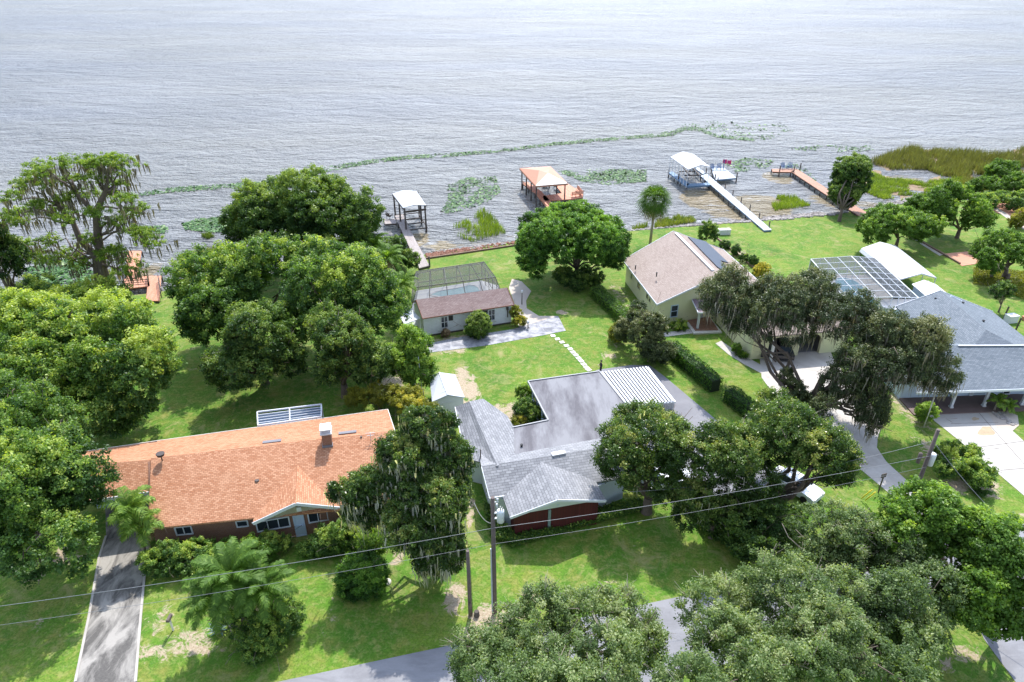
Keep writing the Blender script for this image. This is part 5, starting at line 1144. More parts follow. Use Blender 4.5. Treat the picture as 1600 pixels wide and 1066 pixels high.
# boxes, cars, junk
def rbox(name, label, cat, px, py, sz, mat, rz=.2, lid=None, z=0):
    b = G(px, py, z); t = thing(name, label, cat, b); f = MB(); f.box((b.x, b.y, z), sz, rz, z0=True); f.build('body', M[mat], t, .06)
    f = MB(); f.box((b.x, b.y, z+sz[2]), (sz[0]+.08, sz[1]+.08, .1), rz, z0=True); f.build('lid', M[lid or mat], t, .03); return t
rbox('dock_box', 'white storage box on the lawn beside the round shore bush', 'storage box', 1131, 366, (1.9,.9,.8), 'white', .1)
rbox('storage_box', 'white storage box standing right of the slate roofed house', 'storage box', 1578, 503, (1.3,.9,.9), 'white', .2)
rbox('planter_box', 'terracotta planter box on the gravel at the right edge', 'planter', 1602, 500, (.8,.5,.4), 'gaz_orange', .2)
for x, y, lb in ((1568,498,'dark wooden post left of the white storage box'),(1587,516,'dark wooden post right of the white storage box')):
    b = G(x, y); t = thing('fence_post', lb, 'post', b); f = MB(); f.bar(b, b+Vector((.1,0,1.7)), .14, .14, up=(0,1,0)); f.build('post', M['bronze'], t)
def car(name, label, px, py, rz, mat, L=4.5, Wd=1.8, h=1.45):
    b = G(px, py); t = thing(name, label, 'car', b); co, si = math.cos(rz), math.sin(rz)
    def T(x, y, z): return b+Vector((x*co-y*si, x*si+y*co, z))
    pr = [(-.5,.45),(-.49,.75),(-.47,.85),(-.3,.92),(.22,.95),(.42,.85),(.5,.7),(.5,.4)]
    f = MB(); A = [T(x*L, -Wd/2, z) for x, z in pr]; B = [T(x*L, Wd/2, z) for x, z in pr]; bot = [(.5,.3),(-.5,.3)]; A += [T(x*L, -Wd/2, z) for x, z in bot]; B += [T(x*L, Wd/2, z) for x, z in bot]
    f.face(A); f.face(B[::-1])
    for i in range(len(A)): j = (i+1) % len(A); f.face([A[j], A[i], B[i], B[j]])
    f.build('body', M[mat], t, .07)
    cab = [(-.36,.9),(-.27,h),(.08,h),(.24,.92)]; f = MB(); A = [T(x*L, -Wd*.44 if z < 1 else -Wd*.36, z) for x, z in cab]; B = [T(x*L, Wd*.44 if z < 1 else Wd*.36, z) for x, z in cab]; f.face(A); f.face(B[::-1])
    for i in range(4): j = (i+1) % 4; f.face([A[j], A[i], B[i], B[j]])
    f.build('windows', M['glass'], t, .03); f = MB(); f.slab([T(-.26*L, -Wd*.36, h+.03), T(.07*L, -Wd*.36, h+.03), T(.07*L, Wd*.36, h+.03), T(-.26*L, Wd*.36, h+.03)], .06); f.build('roof', M[mat], t, .02)
    for x in (-.31, .31):
        for s in (-1, 1): w = MB(); c = T(x*L, s*(Wd/2-.08), .32); u = T(0,1,0)-b; w.tube([c-u*.11, c+u*.11], .32, 14); w.build('wheel', M['tyre'], t)
    for s in (-1, 1): w = MB(); c = T(.495*L, s*Wd*.36, .68); w.box(tuple(c), (.12,.3,.14), rz); w.build('headlight', M['white'], t)
    return t
car('parked_car', 'pale blue white car parked at the end of the grey drive in the oak shade', 1240, 765, -.9, 'carwhite')
car('parked_car', 'white car hidden under the dark oak beside the red boarded house', 1042, 757, .3, 'carwhite')
car('parked_car', 'black car parked in the left arch of the cream garage', 1196, 548, 1.4, 'cardark')
car('parked_car', 'dark car with a red cover behind the white garage column', 1222, 551, 1.4, 'cardark')
f = MB(); b = G(1212,557,.0); f.box((b.x, b.y, 0), (.7,.5,.5), z0=True); f.lathe(b+Vector((0,0,.5)), [(.3,0),(.34,.2),(.2,.4)], 8); tag(f.build('fuel_can', M['red']), 'red container on the garage floor behind the white column', 'container')
# porch chair
deck_chair('porch_chair', 'teal chair on the brown porch floor by the left column', G(1481,628,.14)+Vector((.9,1.2,0)), -.3, 'lf_agave', 1.1)
# yellow guy markers
for (a, b, lb) in (((1346,779),(1363,765),'upper yellow marker rod in the grass by the drive'),((1352,782),(1368,769),'lower yellow marker rod in the grass by the drive')):
    p = G(*a, .2); q = G(*b, 1.5); f = MB(); f.tube([p, q], .045, 6); tag(f.build('marker_rod', M['yellow']), lb, 'marker rod')
# basketball style board
b = G(1372,770); t = thing('sign_post', 'small dark sign board on a post at the concrete drive edge', 'sign', b); f = MB(); f.bar(b, b+Vector((0,0,1.8)), .08, .08, up=(0,1,0)); f.build('post', M['bronze'], t); f = MB(); f.box(tuple(b+Vector((0,0,1.9))), (.5,.06,.4), .3); f.build('board', M['bronze'], t)
# white panel inside the carport
p0, p1 = G(1024,645,0), G(1052,640,0); f = MB(); f.prism([p0, p1, p1+Vector((0,.1,0)), p0+Vector((0,.1,0))], 0, 1.1)
for k in range(9): q = p0.lerp(p1, k/8); f.bar(q+Vector((0,-.03,0)), q+Vector((0,-.03,1.15)), .06, .05, up=(0,1,0))
f.build('side_panel', M['white'], CPt)
# ================================================================ PERSON
def person(px, py):
    b = G(px, py); t = thing('person', 'person in black clothes standing on the grey drive behind the flat roof', 'person', b)
    V = [(0,0,.95),(0,.01,1.15),(0,.02,1.38),(0,.0,1.5),(0,-.02,1.6),(0,-.03,1.7),(0,-.02,1.77), (.19,.02,1.4),(.25,.0,1.15),(.12,-.2,1.12),(-.19,.02,1.4),(-.26,0,1.15),(-.14,-.2,1.2),(.1,0,.9),(.11,-.02,.5),(.12,.02,.08),(.13,-.14,.04),(-.1,0,.9),(-.12,0,.5),(-.14,.03,.08),(-.16,-.13,.04)]
    Ed = [(0,1),(1,2),(2,3),(3,4),(4,5),(5,6),(2,7),(7,8),(8,9),(2,10),(10,11),(11,12),(0,13),(13,14),(14,15),(15,16),(0,17),(17,18),(18,19),(19,20)]
    R = [.15,.14,.17,.07,.085,.105,.07,.065,.048,.035,.065,.048,.035,.095,.065,.05,.045,.095,.065,.05,.045]
    me = bpy.data.meshes.new('body'); me.from_pydata(V, Ed, []); o = bpy.data.objects.new('body', me); COL.objects.link(o); o.parent = t
    s = o.modifiers.new('skin', 'SKIN'); 
    if not me.skin_vertices: me.attributes.new
    bpy.context.view_layer.objects.active = o
    sv = me.skin_vertices
    if len(sv) == 0:
        o.select_set(True); bpy.ops.mesh.customdata_skin_add(); sv = me.skin_vertices
    for i, r in enumerate(R): sv[0].data[i].radius = (r, r*.85)
    sv[0].data[0].use_root = True
    sd = o.modifiers.new('sub', 'SUBSURF'); sd.levels = 1; sd.render_levels = 2
    m, nt, bb = newmat('person_clothes'); sp = N(nt, 'ShaderNodeSeparateXYZ'); tc = N(nt, 'ShaderNodeTexCoord'); nt.links.new(tc.outputs['Object'], sp.inputs[0])
    c = ramp(nt, sp.outputs[2], [(0., (.03,.03,.035)), (1., (.03,.03,.035))]); c2 = N(nt, 'ShaderNodeMath', _operation='GREATER_THAN'); nt.links.new(sp.outputs[2], c2.inputs[0]); c2.inputs[1].default_value = 1.5
    nt.links.new(mixc(nt, c2.outputs[0], c, (.42,.25,.17)), bb.inputs['Base Color']); bb.inputs['Roughness'].default_value = .8; me.materials.append(m)
    for nm, pts, mt, r in (('hair', [(0,.03,1.72),(0,.0,1.81)], 'hair', [.1,.09]),):
        f = MB(); f.lathe(b+Vector((0,.015,1.68)), [(.1,0),(.118,.05),(.105,.11),(.05,.15),(.01,.16)], 12); f.build(nm, M[mt], t)
    for sx in (-1, 1):
        f = MB(); h = b+Vector((sx*.13, -.21, 1.12 if sx > 0 else 1.2))
        f.box(tuple(h), (.07,.05,.05))
        for k in range(4): f.tube([h+Vector((-.03+.02*k, -.02, 0)), h+Vector((-.03+.02*k, -.07, -.005)), h+Vector((-.03+.02*k, -.085, -.03))], .009, 5)
        f.tube([h+Vector((-sx*.035, -.0, .01)), h+Vector((-sx*.055, -.04, .015))], .01, 5); f.build('hand', M['skin'], t)
    f = MB(); h = b+Vector((-.1,-.29,1.18)); f.box(tuple(h), (.16,.02,.09)); f.build('tablet', M['stone'], t)
    t.rotation_euler.z = -1.2
    return t
person(938, 585)
# ================================================================ VEGETATION
T = tree
# far left cypress
def cypress():
    base = G(172,478); t = thing('bald_cypress', 'open flat topped cypress hung with grey moss by the left dock', 'tree', base)
    pads = [(60,262),(95,255),(130,250),(165,248),(195,262),(40,285),(20,305),(75,285),(110,280),(150,275),(185,285),(60,320),(100,310),(28,345),(45,325),(195,310),(170,300),(200,335),(215,325),(180,345),(90,325),(100,340),(35,380),(60,395),(75,375),(110,395),(140,372),(165,395),(190,405),(225,365),(235,378),(210,360),(180,390),(30,390),(205,420),(165,430),(10,335),(75,405),(120,410),(150,330),(125,300),(150,255),(185,250),(55,270)]
    C, R = [], []
    yb = base.y
    for x, y in pads:
        # height from the ray at the tree's own distance
        dy = rng.uniform(-3.5, 3.5); g = G(x, y, 0); tt = (yb+dy)/g.y; p = Vector((g.x*tt, yb+dy, CH*(1-tt))); C.append(p); R.append(rng.uniform(1.2, 2.0))
    Cs, Ns, Ts = [], [], []
    for p, r in zip(C, R):
        for _ in range(46):
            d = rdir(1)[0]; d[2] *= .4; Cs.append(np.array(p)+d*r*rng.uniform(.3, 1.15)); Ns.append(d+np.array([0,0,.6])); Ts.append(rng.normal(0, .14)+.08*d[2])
    Cs, Ns, Ts = np.array(Cs), np.array(Ns), np.array(Ts); Ns /= np.linalg.norm(Ns, axis=1)[:, None]
    V, tt = foliage(Cs, Ns, Ts, .32, 26, .24, .6, asp=.4); fast_mesh('crown', V, len(V)//4, 4, M['lf_cyp'], t, tt)
    f = MB(); b0 = base
    def mid(x, y, dy=0): g = G(x, y, 0); k = (yb+dy)/g.y; return Vector((g.x*k, yb+dy, CH*(1-k)))
    m1 = [base, mid(155,440), mid(150,400), mid(125,375), mid(115,350), mid(90,320), mid(75,295)]; f.tube(m1, [.75,.6,.5,.4,.32,.25,.12], 9)
    m2 = [base+Vector((.5,0,0)), mid(160,420), mid(153,370), mid(150,330), mid(165,300), mid(170,262)]; f.tube(m2, [.7,.6,.5,.4,.28,.1], 9)
    m3 = [mid(153,345), mid(140,325), mid(118,300), mid(112,280)]; f.tube(m3, [.36,.3,.22,.1], 7)
    lims = [m1[3], m1[4], m1[5], m2[2], m2[3], m2[4], m3[1], m3[2], m1[2], m2[1]]
    for p in C:
        a = min(lims, key=lambda q: (q-p).length+ (3 if q.z > p.z else 0)); f.tube(limb_path(a, p, .06, 1.2), [.15,.13,.1,.08,.05,.02], 5)
    f.build('trunk', M['bark'], t)
    P = np.concatenate([np.array(p)+np.stack([rng.normal(0, 1.0, 9), rng.normal(0, 1.0, 9), rng.normal(-.4, .3, 9)], 1) for p in C]); moss_strips(P, .6, 1.9, .15, 6, t, .24, .35, 'moss_dark')
cypress()
T('dark_oak', 'dark mossy oak cut by the left edge behind the cypress', [E(-5,400,8,42,70)], leaf='lf_oakdk', size=.32, moss=(.1,.8,2.2,.12,5), r0=.5)
T('tree', 'broad pale green oak with yellow tips left of the lawn gap', [E(60,520,8,92,62), E(150,505,9,80,50), E(195,575,6.5,82,66), E(80,590,6,85,70), E(130,640,4,80,50)], base=G(110,650), leaf='lf_oak', topyel=.35, rl=1.7, rc=.6, nleaf=40, size=.33, r0=.55, tb=.5)
T('tree', 'bushy green tree behind the yellow tipped oak near the lake', [E(60,470,5,70,30), E(150,468,5,60,28), E(15,490,5,40,30)], leaf='lf_oak', rl=1.3, size=.32, topyel=.5, tb=.5)
T('oak_tree', 'large green oak filling the lower left corner beside the garage', [E(60,665,9,62,50), E(40,760,8,85,75), E(112,738,7,60,72), E(70,840,5,85,60), E(10,620,9,35,38)], base=G(60,850), leaf='lf_oak', rl=1.4, rc=.5, nleaf=42, size=.26, r0=.5, tb=.47, twigs=50)
T('dark_round_oak', 'large dark green oak at the lake behind the paler oaks', [E(470,325,9,88,58), E(530,335,9,70,52), E(415,345,8,62,52), E(490,375,6,100,40)], base=G(470,420), leaf='lf_oakdk', rl=1.8, rc=.62, nleaf=40, size=.36, r0=.6, tb=.5)
T('oak_tree', 'wide green oak in front of the dark lakeside oak', [E(350,440,8,78,58), E(440,425,9,80,48), E(330,500,6,52,52)], base=G(390,545), leaf='lf_oak', rl=1.7, rc=.6, nleaf=40, size=.33, r0=.5, tb=.42, twigs=50)
T('oak_tree', 'green oak left of the queen palms beside the pool house', [E(530,440,9,88,52), E(580,480,7,55,52), E(500,500,6,70,50)], base=G(540,560), leaf='lf_oak', rl=1.7, rc=.6, nleaf=40, size=.32, r0=.5, tb=.4, twigs=50)
T('oak_tree', 'dark green oak with low skirts behind the orange roof patio cover', [E(400,520,7,58,52), E(380,570,4.5,62,32), E(440,565,4,36,30)], base=G(415,600), leaf='lf_oakdk', rl=1.4, rc=.5, nleaf=40, size=.28, r0=.4, tb=.5, twigs=50)
T('oak_tree', 'dark leaning oak with moss tips beside the brown fence panel', [E(545,560,5.5,48,62), E(520,520,7,42,46), E(580,570,4.5,30,34)], base=G(540,620), leaf='lf_oakdk', rl=1.2, rc=.45, nleaf=40, size=.25, r0=.4, tb=.55, moss=(.05,.4,1.2,.1,4), twigs=50)
T('tree', 'light green rounded tree between the oaks and the metal shed', [E(640,555,4.5,38,42), E(655,580,3,26,30), E(620,560,3.5,26,28)], leaf='lf_bright', rl=1.0, rc=.4, nleaf=40, size=.22, tb=.35, topyel=.2)
T('yellow_green_shrub', 'yellow green shrub spilling behind the right end of the orange roof', [E(590,615,2.2,30,16), E(630,625,2.4,36,20), E(655,645,2.2,26,26), E(560,622,1.6,20,14)], cat='shrub', leaf='lf_yellow', rl=.7, rc=.3, nleaf=36, size=.17, tb=.25, r0=.12)
# fence panel and grey stems by the shed
f = MB(); f.box((G(584,600).x, G(584,600).y, 0), (.15,2.4,1.8), .1, z0=True); tag(f.build('brown_fence', M['brick']), 'brown fence panel standing beside the mossy oak', 'fence')
b = G(664,650); t = thing('dead_tree', 'bare grey leaning stems beside the metal shed', 'dead tree', b); f = MB()
for k in range(6): f.tube(limb_path(b+Vector((rng.uniform(-.3,.3),0,0)), b+Vector((rng.uniform(-1.2,.6), rng.uniform(-.8,.8), rng.uniform(2,4))), .05, 1), [.09,.08,.06,.05,.03,.02], 5)
f.build('stems', M['palebark'], t)
b = G(661,625); t = thing('flag_pole', 'thin grey mast beside the light green tree', 'mast', b); f = MB(); f.tube([b, b+Vector((-.15,0,5.2))], [.05,.03], 6); f.build('shaft', M['polesteel'], t)
feather_palm('queen_palm', 'queen palm leaning by the grey walkway above the pool house', G(612,470), 6.2, 3.0, 22, .6, group=None, tb=.45)
feather_palm('queen_palm', 'lower queen palm touching the left end of the pool cage', G(632,500), 5.0, 2.8, 20, .55, tb=.5)
feather_palm('queen_palm', 'dark queen palm between the lakeside oak and walkway', G(590,440), 5.5, 3.0, 20, .6, tb=.35)
shrub('lakeside_bush', 'dark bush against the grey walkway', [E(610,395,2.6,28,24), E(640,405,2.0,14,14)], 'lf_oakdk', .28, 1.0, .4, 30)
# magnolia with moss
mg = [E(668,665,11.5,42,32), E(640,705,10,50,32), E(700,715,9.5,38,30), E(550,765,7.5,42,22), E(605,755,8,44,30), E(680,765,8,58,42), E(660,815,6,68,38), E(690,850,4.5,46,36), E(570,800,5.5,36,20), E(680,880,2.5,38,20)]
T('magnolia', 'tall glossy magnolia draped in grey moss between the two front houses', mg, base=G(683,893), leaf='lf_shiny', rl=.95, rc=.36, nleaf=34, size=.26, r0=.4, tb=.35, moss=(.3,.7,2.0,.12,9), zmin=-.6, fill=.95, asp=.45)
T('clipped_bush', 'dark clipped round bush on the front lawn beside the magnolia', [E(562,898,1.3,43,36)], cat='bush', leaf='lf_deep', rl=.8, rc=.28, nleaf=50, size=.15, tb=.6, r0=.1, zmin=-.8, fill=1.6)
T('flowering_shrub', 'lime green bush growing behind the clipped round bush', [E(590,845,2.0,24,20)], cat='bush', leaf='lf_bright', rl=.6, rc=.28, nleaf=36, size=.16, tb=.4, r0=.08)
# palm clump in front of the brick house
feather_palm('queen_palm', 'large queen palm rising over the front lawn shrubs', G(385,985), 5.2, 3.0, 34, .65, tb=.3, nl=32)
feather_palm('queen_palm', 'queen palm leaning left over the driveway lawn', G(372,1000), 4.0, 2.6, 26, .55, tb=.35, lean=(-.8,.2))
feather_palm('queen_palm', 'shorter queen palm at the right of the palm clump', G(405,1000), 4.4, 2.6, 26, .55, tb=.3, lean=(.8,.6))
T('vine_bush', 'dense vine covered bush below the queen palms', [E(430,965,1.6,38,45), E(410,1000,1.2,35,30), E(380,960,1.4,38,40)], cat='bush', leaf='lf_oak', rl=.6, rc=.25, nleaf=40, size=.15, tb=.5, r0=.08, zmin=-.8)
feather_palm('fishtail_palm', 'small clumped palm at the garage end of the brick house', G(226,862), 4.4, 2.2, 17, .75, .13, tb=.55, nl=22, dead=2)
feather_palm('fishtail_palm', 'low palm stem beside the garage palm', G(238,868), 3.1, 1.8, 12, .6, .1, tb=.6, nl=20, dead=1)
shrub('front_shrub', 'broad green shrub between the driveway and the brick wall', [E(255,876,1.1,36,32), E(300,868,.95,40,26), E(330,885,.9,40,22)], 'lf_oak', .17, .6, .25, 34, tb=.5)
shrub('front_shrub', 'feathery light green shrub against the brick wall', [E(355,862,1.0,44,22), E(400,866,.95,36,22), E(345,885,.9,40,24)], 'lf_bright', .17, .6, .25, 32, tb=.2)
shrub('front_shrub', 'reddish tipped shrub below the porch gable', [E(432,846,.9,28,18)], 'lf_oak', .15, .5, .22, 30, tb=.5, topyel=.4)
shrub('front_shrub', 'green shrub below the wide porch window', [E(505,842,1.1,28,24), E(485,858,.7,18,14)], 'lf_oak', .16, .5, .24, 32, tb=.55)
shrub('front_shrub', 'green shrub at the foot of the moss draped magnolia', [E(545,835,1.4,26,26), E(520,850,1.,20,18)], 'lf_oak', .16, .5, .24, 32, tb=.45)
# agave
b = G(345,985); t = thing('agave', 'spiky blue agave on the lawn beside the palm clump', 'agave', b); V = []
for i in range(34):
    a = i*2.4; el = 1.3-1.1*(i/34); L = .95; d = np.array([math.cos(a)*math.cos(el), math.sin(a)*math.cos(el), math.sin(el)]); s = np.array([-math.sin(a), math.cos(a), 0])*.07; p = np.array(b)+np.array([0,0,.1]); m = p+d*L*.5
    V += [p-s*.7, p+s*.7, m+s, m-s, m-s, m+s, p+d*L+s*.05, p+d*L-s*.05]
fast_mesh('leaves', np.array(V), len(V)//4, 4, M['lf_agave'], t, rng.random(len(V)//4))
# grey house front bed and courtyard
def bed(name, label, poly, n, h, leaf='lf_bright', size=.2, tb=.4, cat='plant bed'):
    X, Y = sample_poly([G(*p) for p in poly], n); H = h*(.4+.6*rng.random(n))*(1+.4*fbm(X, Y, .9, 3)); C = np.stack([X, Y, H*rng.uniform(.5, 1, n)], 1); d = rdir(n)*.7+np.array([0,0,.7]); d /= np.linalg.norm(d, axis=1)[:, None]
    o = fast_mesh(name, leaf_quads(C, d, size, .5), n, 4, M[leaf], None, np.clip(tb+rng.normal(0, .2, n), 0, 1)); return tag(o, label, cat, kind='stuff')
bed('front_bed', 'low leafy green plants along the dark red wall', [(770,830),(800,858),(950,815),(1010,800),(1000,785),(950,795),(860,822),(800,838),(775,815)], 15000, .8, 'lf_oak', .2, .55)
bed('side_bed', 'dark plants beside the pale side wall behind the transformer pole', [(755,790),(768,845),(790,850),(780,800)], 2200, .7, 'lf_oakdk', .2, .6)
bed('oak_underplanting', 'dark low plants beneath the oak beside the front lawn', [(1075,800),(1100,840),(1150,868),(1200,872),(1260,850),(1250,800),(1150,780)], 18000, 1.1, 'lf_oakdk', .24, .55)
shrub('courtyard_bush', 'green bush in the courtyard notch nearest the lawn', [E(818,615,1.5,15,14)], 'lf_bright', .16, .5, .22, 34, tb=.3)
shrub('courtyard_bush', 'darker bush in the courtyard between the grey roofs', [E(825,638,1.5,20,17), E(838,650,1.2,12,12)], 'lf_oak', .16, .5, .22, 34, tb=.5)
shrub('courtyard_bush', 'yellowish low bush at the inner corner of the courtyard', [E(812,658,.9,14,9)], 'lf_yellow', .15, .4, .2, 30, tb=.25)
# pool house plants
T('round_bush', 'round green bush in front of the pool house wall', [E(748,508,1.6,20,19)], cat='bush', leaf='lf_oakdk', rl=.7, rc=.26, nleaf=44, size=.17, tb=.75, r0=.06, zmin=-.8, fill=1.4)
shrub('flower_bush', 'yellow flowering bush at the right end of the pool house', [E(806,490,1.5,9,13), E(812,503,.8,11,7)], 'lf_yellow', .16, .45, .2, 26, tb=.35)
shrub('dry_bush', 'small brown bush under the left pool house window', [E(696,520,.6,7,6)], 'lf_dead', .14, .3, .16, 24, tb=.3)
# round shade tree
T('shade_tree', 'wide umbrella shaped shade tree by the lake left of the cabbage palm', [E(895,368,6.5,84,40), E(850,385,6,44,42), E(935,390,6,42,38), E(895,350,7.5,62,30), E(830,412,4.2,24,26), E(960,405,4.4,24,24)], base=G(900,440), leaf='lf_deep', rl=1.1, rc=.42, nleaf=42, size=.26, r0=.32, tb=.62, zmin=-.15, topyel=.12, hfork=2.0, nlimb=14, fill=.75)
shrub('under_bush', 'dark shrubs around the trunk of the wide shade tree', [E(900,440,1.4,26,14), E(925,428,1.6,20,16), E(880,430,1.4,20,14)], 'lf_oakdk', .22, .7, .3, 30, tb=.5)
fan_palm('cabbage_palm', 'tall cabbage palm with a shaggy round head beside the beige roof', G(1015.5,382), 7.3, 2.8, 84)
shrub('shore_bush', 'round green bush beyond the beige roof ridge', [E(1105,364,1.9,16,16)], 'lf_oak', .22, .7, .3, 34, tb=.4)
for i, (x, y, lb) in enumerate(((1133,382,'small shrub nearest the white dock box in the kerb bed'),(1150,392,'small shrub in the middle of the kerb bed'),(1163,401,'dark shrub in the kerb bed by the beige house'),(1178,408,'leggy shrub at the lower end of the kerb bed'))): shrub('kerb_shrub', lb, [E(x,y,.7,8,8)], 'lf_oak', .17, .4, .2, 26, tb=.3)
shrub('yellow_shrub', 'pale yellow flowering shrub where the kerb bed meets the live oak', [E(1190,424,1.3,13,13)], 'lf_yellow', .18, .5, .22, 26, tb=.6)
T('upright_tree', 'dense upright oval tree at the foot of the brown dock', [E(1330,283,5.6,30,38), E(1334,262,7.6,25,18), E(1322,305,3.6,22,16)], base=G(1311,346), leaf='lf_oakdk', rl=1.0, rc=.42, nleaf=40, size=.3, r0=.28, tb=.62, hfork=2.2, zmin=-.9, fill=1.15)
T('tree', 'bright green spreading tree above the metal shelter', [E(1400,350,4.5,52,28), E(1370,360,4,26,20), E(1440,355,4,30,22)], base=G(1400,385), leaf='lf_bright', rl=1.1, rc=.42, nleaf=38, size=.28, r0=.25, tb=.2)
T('tree', 'taller bright green tree behind the one over the metal shelter', [E(1490,325,5.2,52,32), E(1455,325,5.2,38,30), E(1530,345,4.2,26,26)], base=G(1495,372), leaf='lf_bright', rl=1.2, rc=.45, nleaf=36, size=.3, r0=.3, tb=.15, moss=(.012,.4,1.2,.12,4))
T('open_tree', 'thin open tree over the yellow groundcover at the right edge', [E(1565,375,5.2,36,18), E(1550,405,4,26,14), E(1590,400,4.4,24,18)], base=G(1568,435), leaf='lf_bright', rl=.8, rc=.35, nleaf=22, size=.26, r0=.3, tb=.15, fill=.5, nlimb=12)
T('open_tree', 'small multi stemmed tree left of the thin open tree', [E(1545,392,3.8,24,16), E(1548,415,2.6,18,10)], base=G(1548,434), leaf='lf_bright', rl=.7, rc=.33, nleaf=22, size=.24, r0=.2, tb=.2, fill=.5)
T('small_tree', 'small dark tree behind the slate roof ridge', [E(1565,457,2.8,17,15)], base=G(1560,488), leaf='lf_oakdk', rl=.6, rc=.3, nleaf=26, size=.2, r0=.1, tb=.45, fill=.6)
shrub('orange_bush', 'orange tipped bush by the sandy bank at the right edge', [E(1592,342,1.5,14,14)], 'lf_yellow', .2, .6, .25, 26, tb=.2)
bed('yellow_groundcover', 'yellow green groundcover below the thin open trees', [(1520,420),(1600,425),(1620,450),(1600,470),(1560,450),(1520,445)], 9000, .35, 'lf_yellow', .22, .25)
for x, y in ((1573,438),):
    b = G(x, y); f = MB(); f.lathe(b, [(.3,-.1),(.26,.3),(.24,.9),(.2,.95)], 9); tag(f.build('tree_stump', M['bark']), 'dark cut stump beside the thin open tree trunk', 'stump')
# right hand live oak
lo = [E(1140,462,9,44,40), E(1165,490,8,36,40), E(1240,466,10,60,40), E(1225,500,9,55,45), E(1325,500,9.5,58,40), E(1392,528,9,52,40), E(1440,545,8.5,52,48), E(1345,560,7.5,44,30), E(1272,448,10.5,34,22), E(1405,570,7.5,50,34), E(1470,585,6.5,28,38), E(1320,600,4.8,36,28), E(1360,625,4.2,24,40), E(1372,655,2.6,15,34), E(1290,640,3.6,22,22)]
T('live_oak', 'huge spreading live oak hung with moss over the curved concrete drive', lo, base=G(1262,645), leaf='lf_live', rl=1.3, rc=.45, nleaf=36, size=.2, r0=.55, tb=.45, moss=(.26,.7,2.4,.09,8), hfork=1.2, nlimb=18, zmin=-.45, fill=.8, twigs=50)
shrub('trunk_bush', 'dark vine growth around the live oak trunk', [E(1240,620,2.0,22,24), E(1270,625,1.4,20,16), E(1228,590,3,12,16)], 'lf_live', .18, .6, .28, 32, tb=.5)
# hedges and shrubs by the yellow house
box_hedge('clipped_hedge', 'long dark clipped hedge between the two lawns', [G(1046,552), G(1117,612)], 1.5, 1.6, n=None)
box_hedge('clipped_hedge', 'short dark clipped hedge following the long one', [G(1136,624), G(1172,652)], 1.5, 1.5)
box_hedge('clipped_hedge', 'rounded green hedge along the left wall of the cream house', [G(930,462), G(985,512)], 1.7, 1.3, 'lf_bright', .18, tb=.2, dens=120)
T('mossy_shrub_tree', 'dark small tree with moss at the front left corner of the cream house', [E(1012,520,3.4,34,36), E(1000,498,4,26,24), E(1030,545,2,26,20), E(975,520,2.4,16,20)], base=G(1010,555), leaf='lf_live', rl=.8, rc=.32, nleaf=34, size=.19, r0=.14, tb=.65, zmin=-.7)
shrub('yellow_green_bush', 'yellow green bush between the hedge and the mossy small tree', [E(972,518,1.3,18,14), E(958,520,.9,9,8)], 'lf_yellow', .18, .5, .22, 28, tb=.2)
feather_palm('low_palm', 'low feathery palm under the mossy small tree', G(1012,565), .6, 1.3, 14, .35, .1, tb=.5, nl=18, dead=0)
feather_palm('low_palm', 'second low feathery palm right of the first under the small tree', G(1032,562), .5, 1.1, 12, .3, .1, tb=.5, nl=18, dead=0)
shrub('porch_shrub', 'low green shrub beside the cream house porch', [E(1060,508,.5,14,7)], 'lf_oak', .15, .35, .18, 26, tb=.6)
shrub('walk_shrub', 'pale green shrub inside the curve of the front walk', [E(1151,545,.7,8,8), E(1163,555,.4,6,5)], 'lf_bright', .15, .35, .18, 26, tb=.4)
shrub('drive_shrub', 'bright variegated shrub on the grass between the two drives', [E(1447,642,1.4,17,15)], 'lf_bright', .17, .5, .24, 30, tb=.55)
feather_palm('low_palm', 'small palm in front of the slate roofed porch', G(1553,642), 1.2, 1.2, 12, .35, .08, tb=.6, nl=18, dead=0)
feather_palm('low_palm', 'smaller palm right of the porch palm', G(1573,645), .8, 1.0, 12, .3, .08, tb=.6, nl=18, dead=0)
T('broadleaf_shrub', 'broad leaved shrub bed between the concrete drives', [E(1498,712,1.4,34,20), E(1525,738,1.3,26,20), E(1480,732,1.4,20,18), E(1535,755,1.1,16,14)], cat='shrub', leaf='lf_oak', rl=.6, rc=.3, nleaf=26, size=.24, tb=.55, r0=.07, zmin=-.7)
# centre oak masses right of the grey house
T('dark_oak', 'dark rounded oak covering the right end of the grey house', [E(1010,690,6.5,72,46), E(975,720,5.5,46,42), E(1080,700,7,66,46), E(1020,735,4.5,62,38), E(1000,655,6,45,22)], base=G(1010,800), leaf='lf_shiny', rl=1.1, rc=.42, nleaf=38, size=.2, r0=.4, tb=.4, moss=(.025,.5,1.6,.1,5))
T('dark_oak', 'wide dark oak at the end of the grey drive', [E(1150,710,7,66,46), E(1225,680,7.5,62,46), E(1275,710,7,60,44), E(1180,748,5,62,34), E(1300,732,5.5,34,24), E(1215,640,6,40,26)], base=G(1205,810), leaf='lf_shiny', rl=1.1, rc=.42, nleaf=38, size=.2, r0=.45, tb=.33, moss=(.05,.5,2.0,.1,5), twigs=50)
T('dark_oak', 'low lighter oak limb over the front lawn edge', [E(1095,775,4,46,26), E(1080,800,3,36,24), E(1140,800,3,26,24)], base=G(1110,840), leaf='lf_shiny', rl=.8, rc=.36, nleaf=38, size=.2, r0=.18, tb=.5, moss=(.03,.5,1.2,.1,5))
T('dark_thicket', 'deep green thicket in shade between the front lawn and the road oaks', [E(1180,820,3,50,34), E(1205,805,3,26,30), E(1160,845,1.8,36,22)], cat='thicket', leaf='lf_oakdk', rl=.9, rc=.4, nleaf=36, size=.22, r0=.15, tb=.4, zmin=-.7)
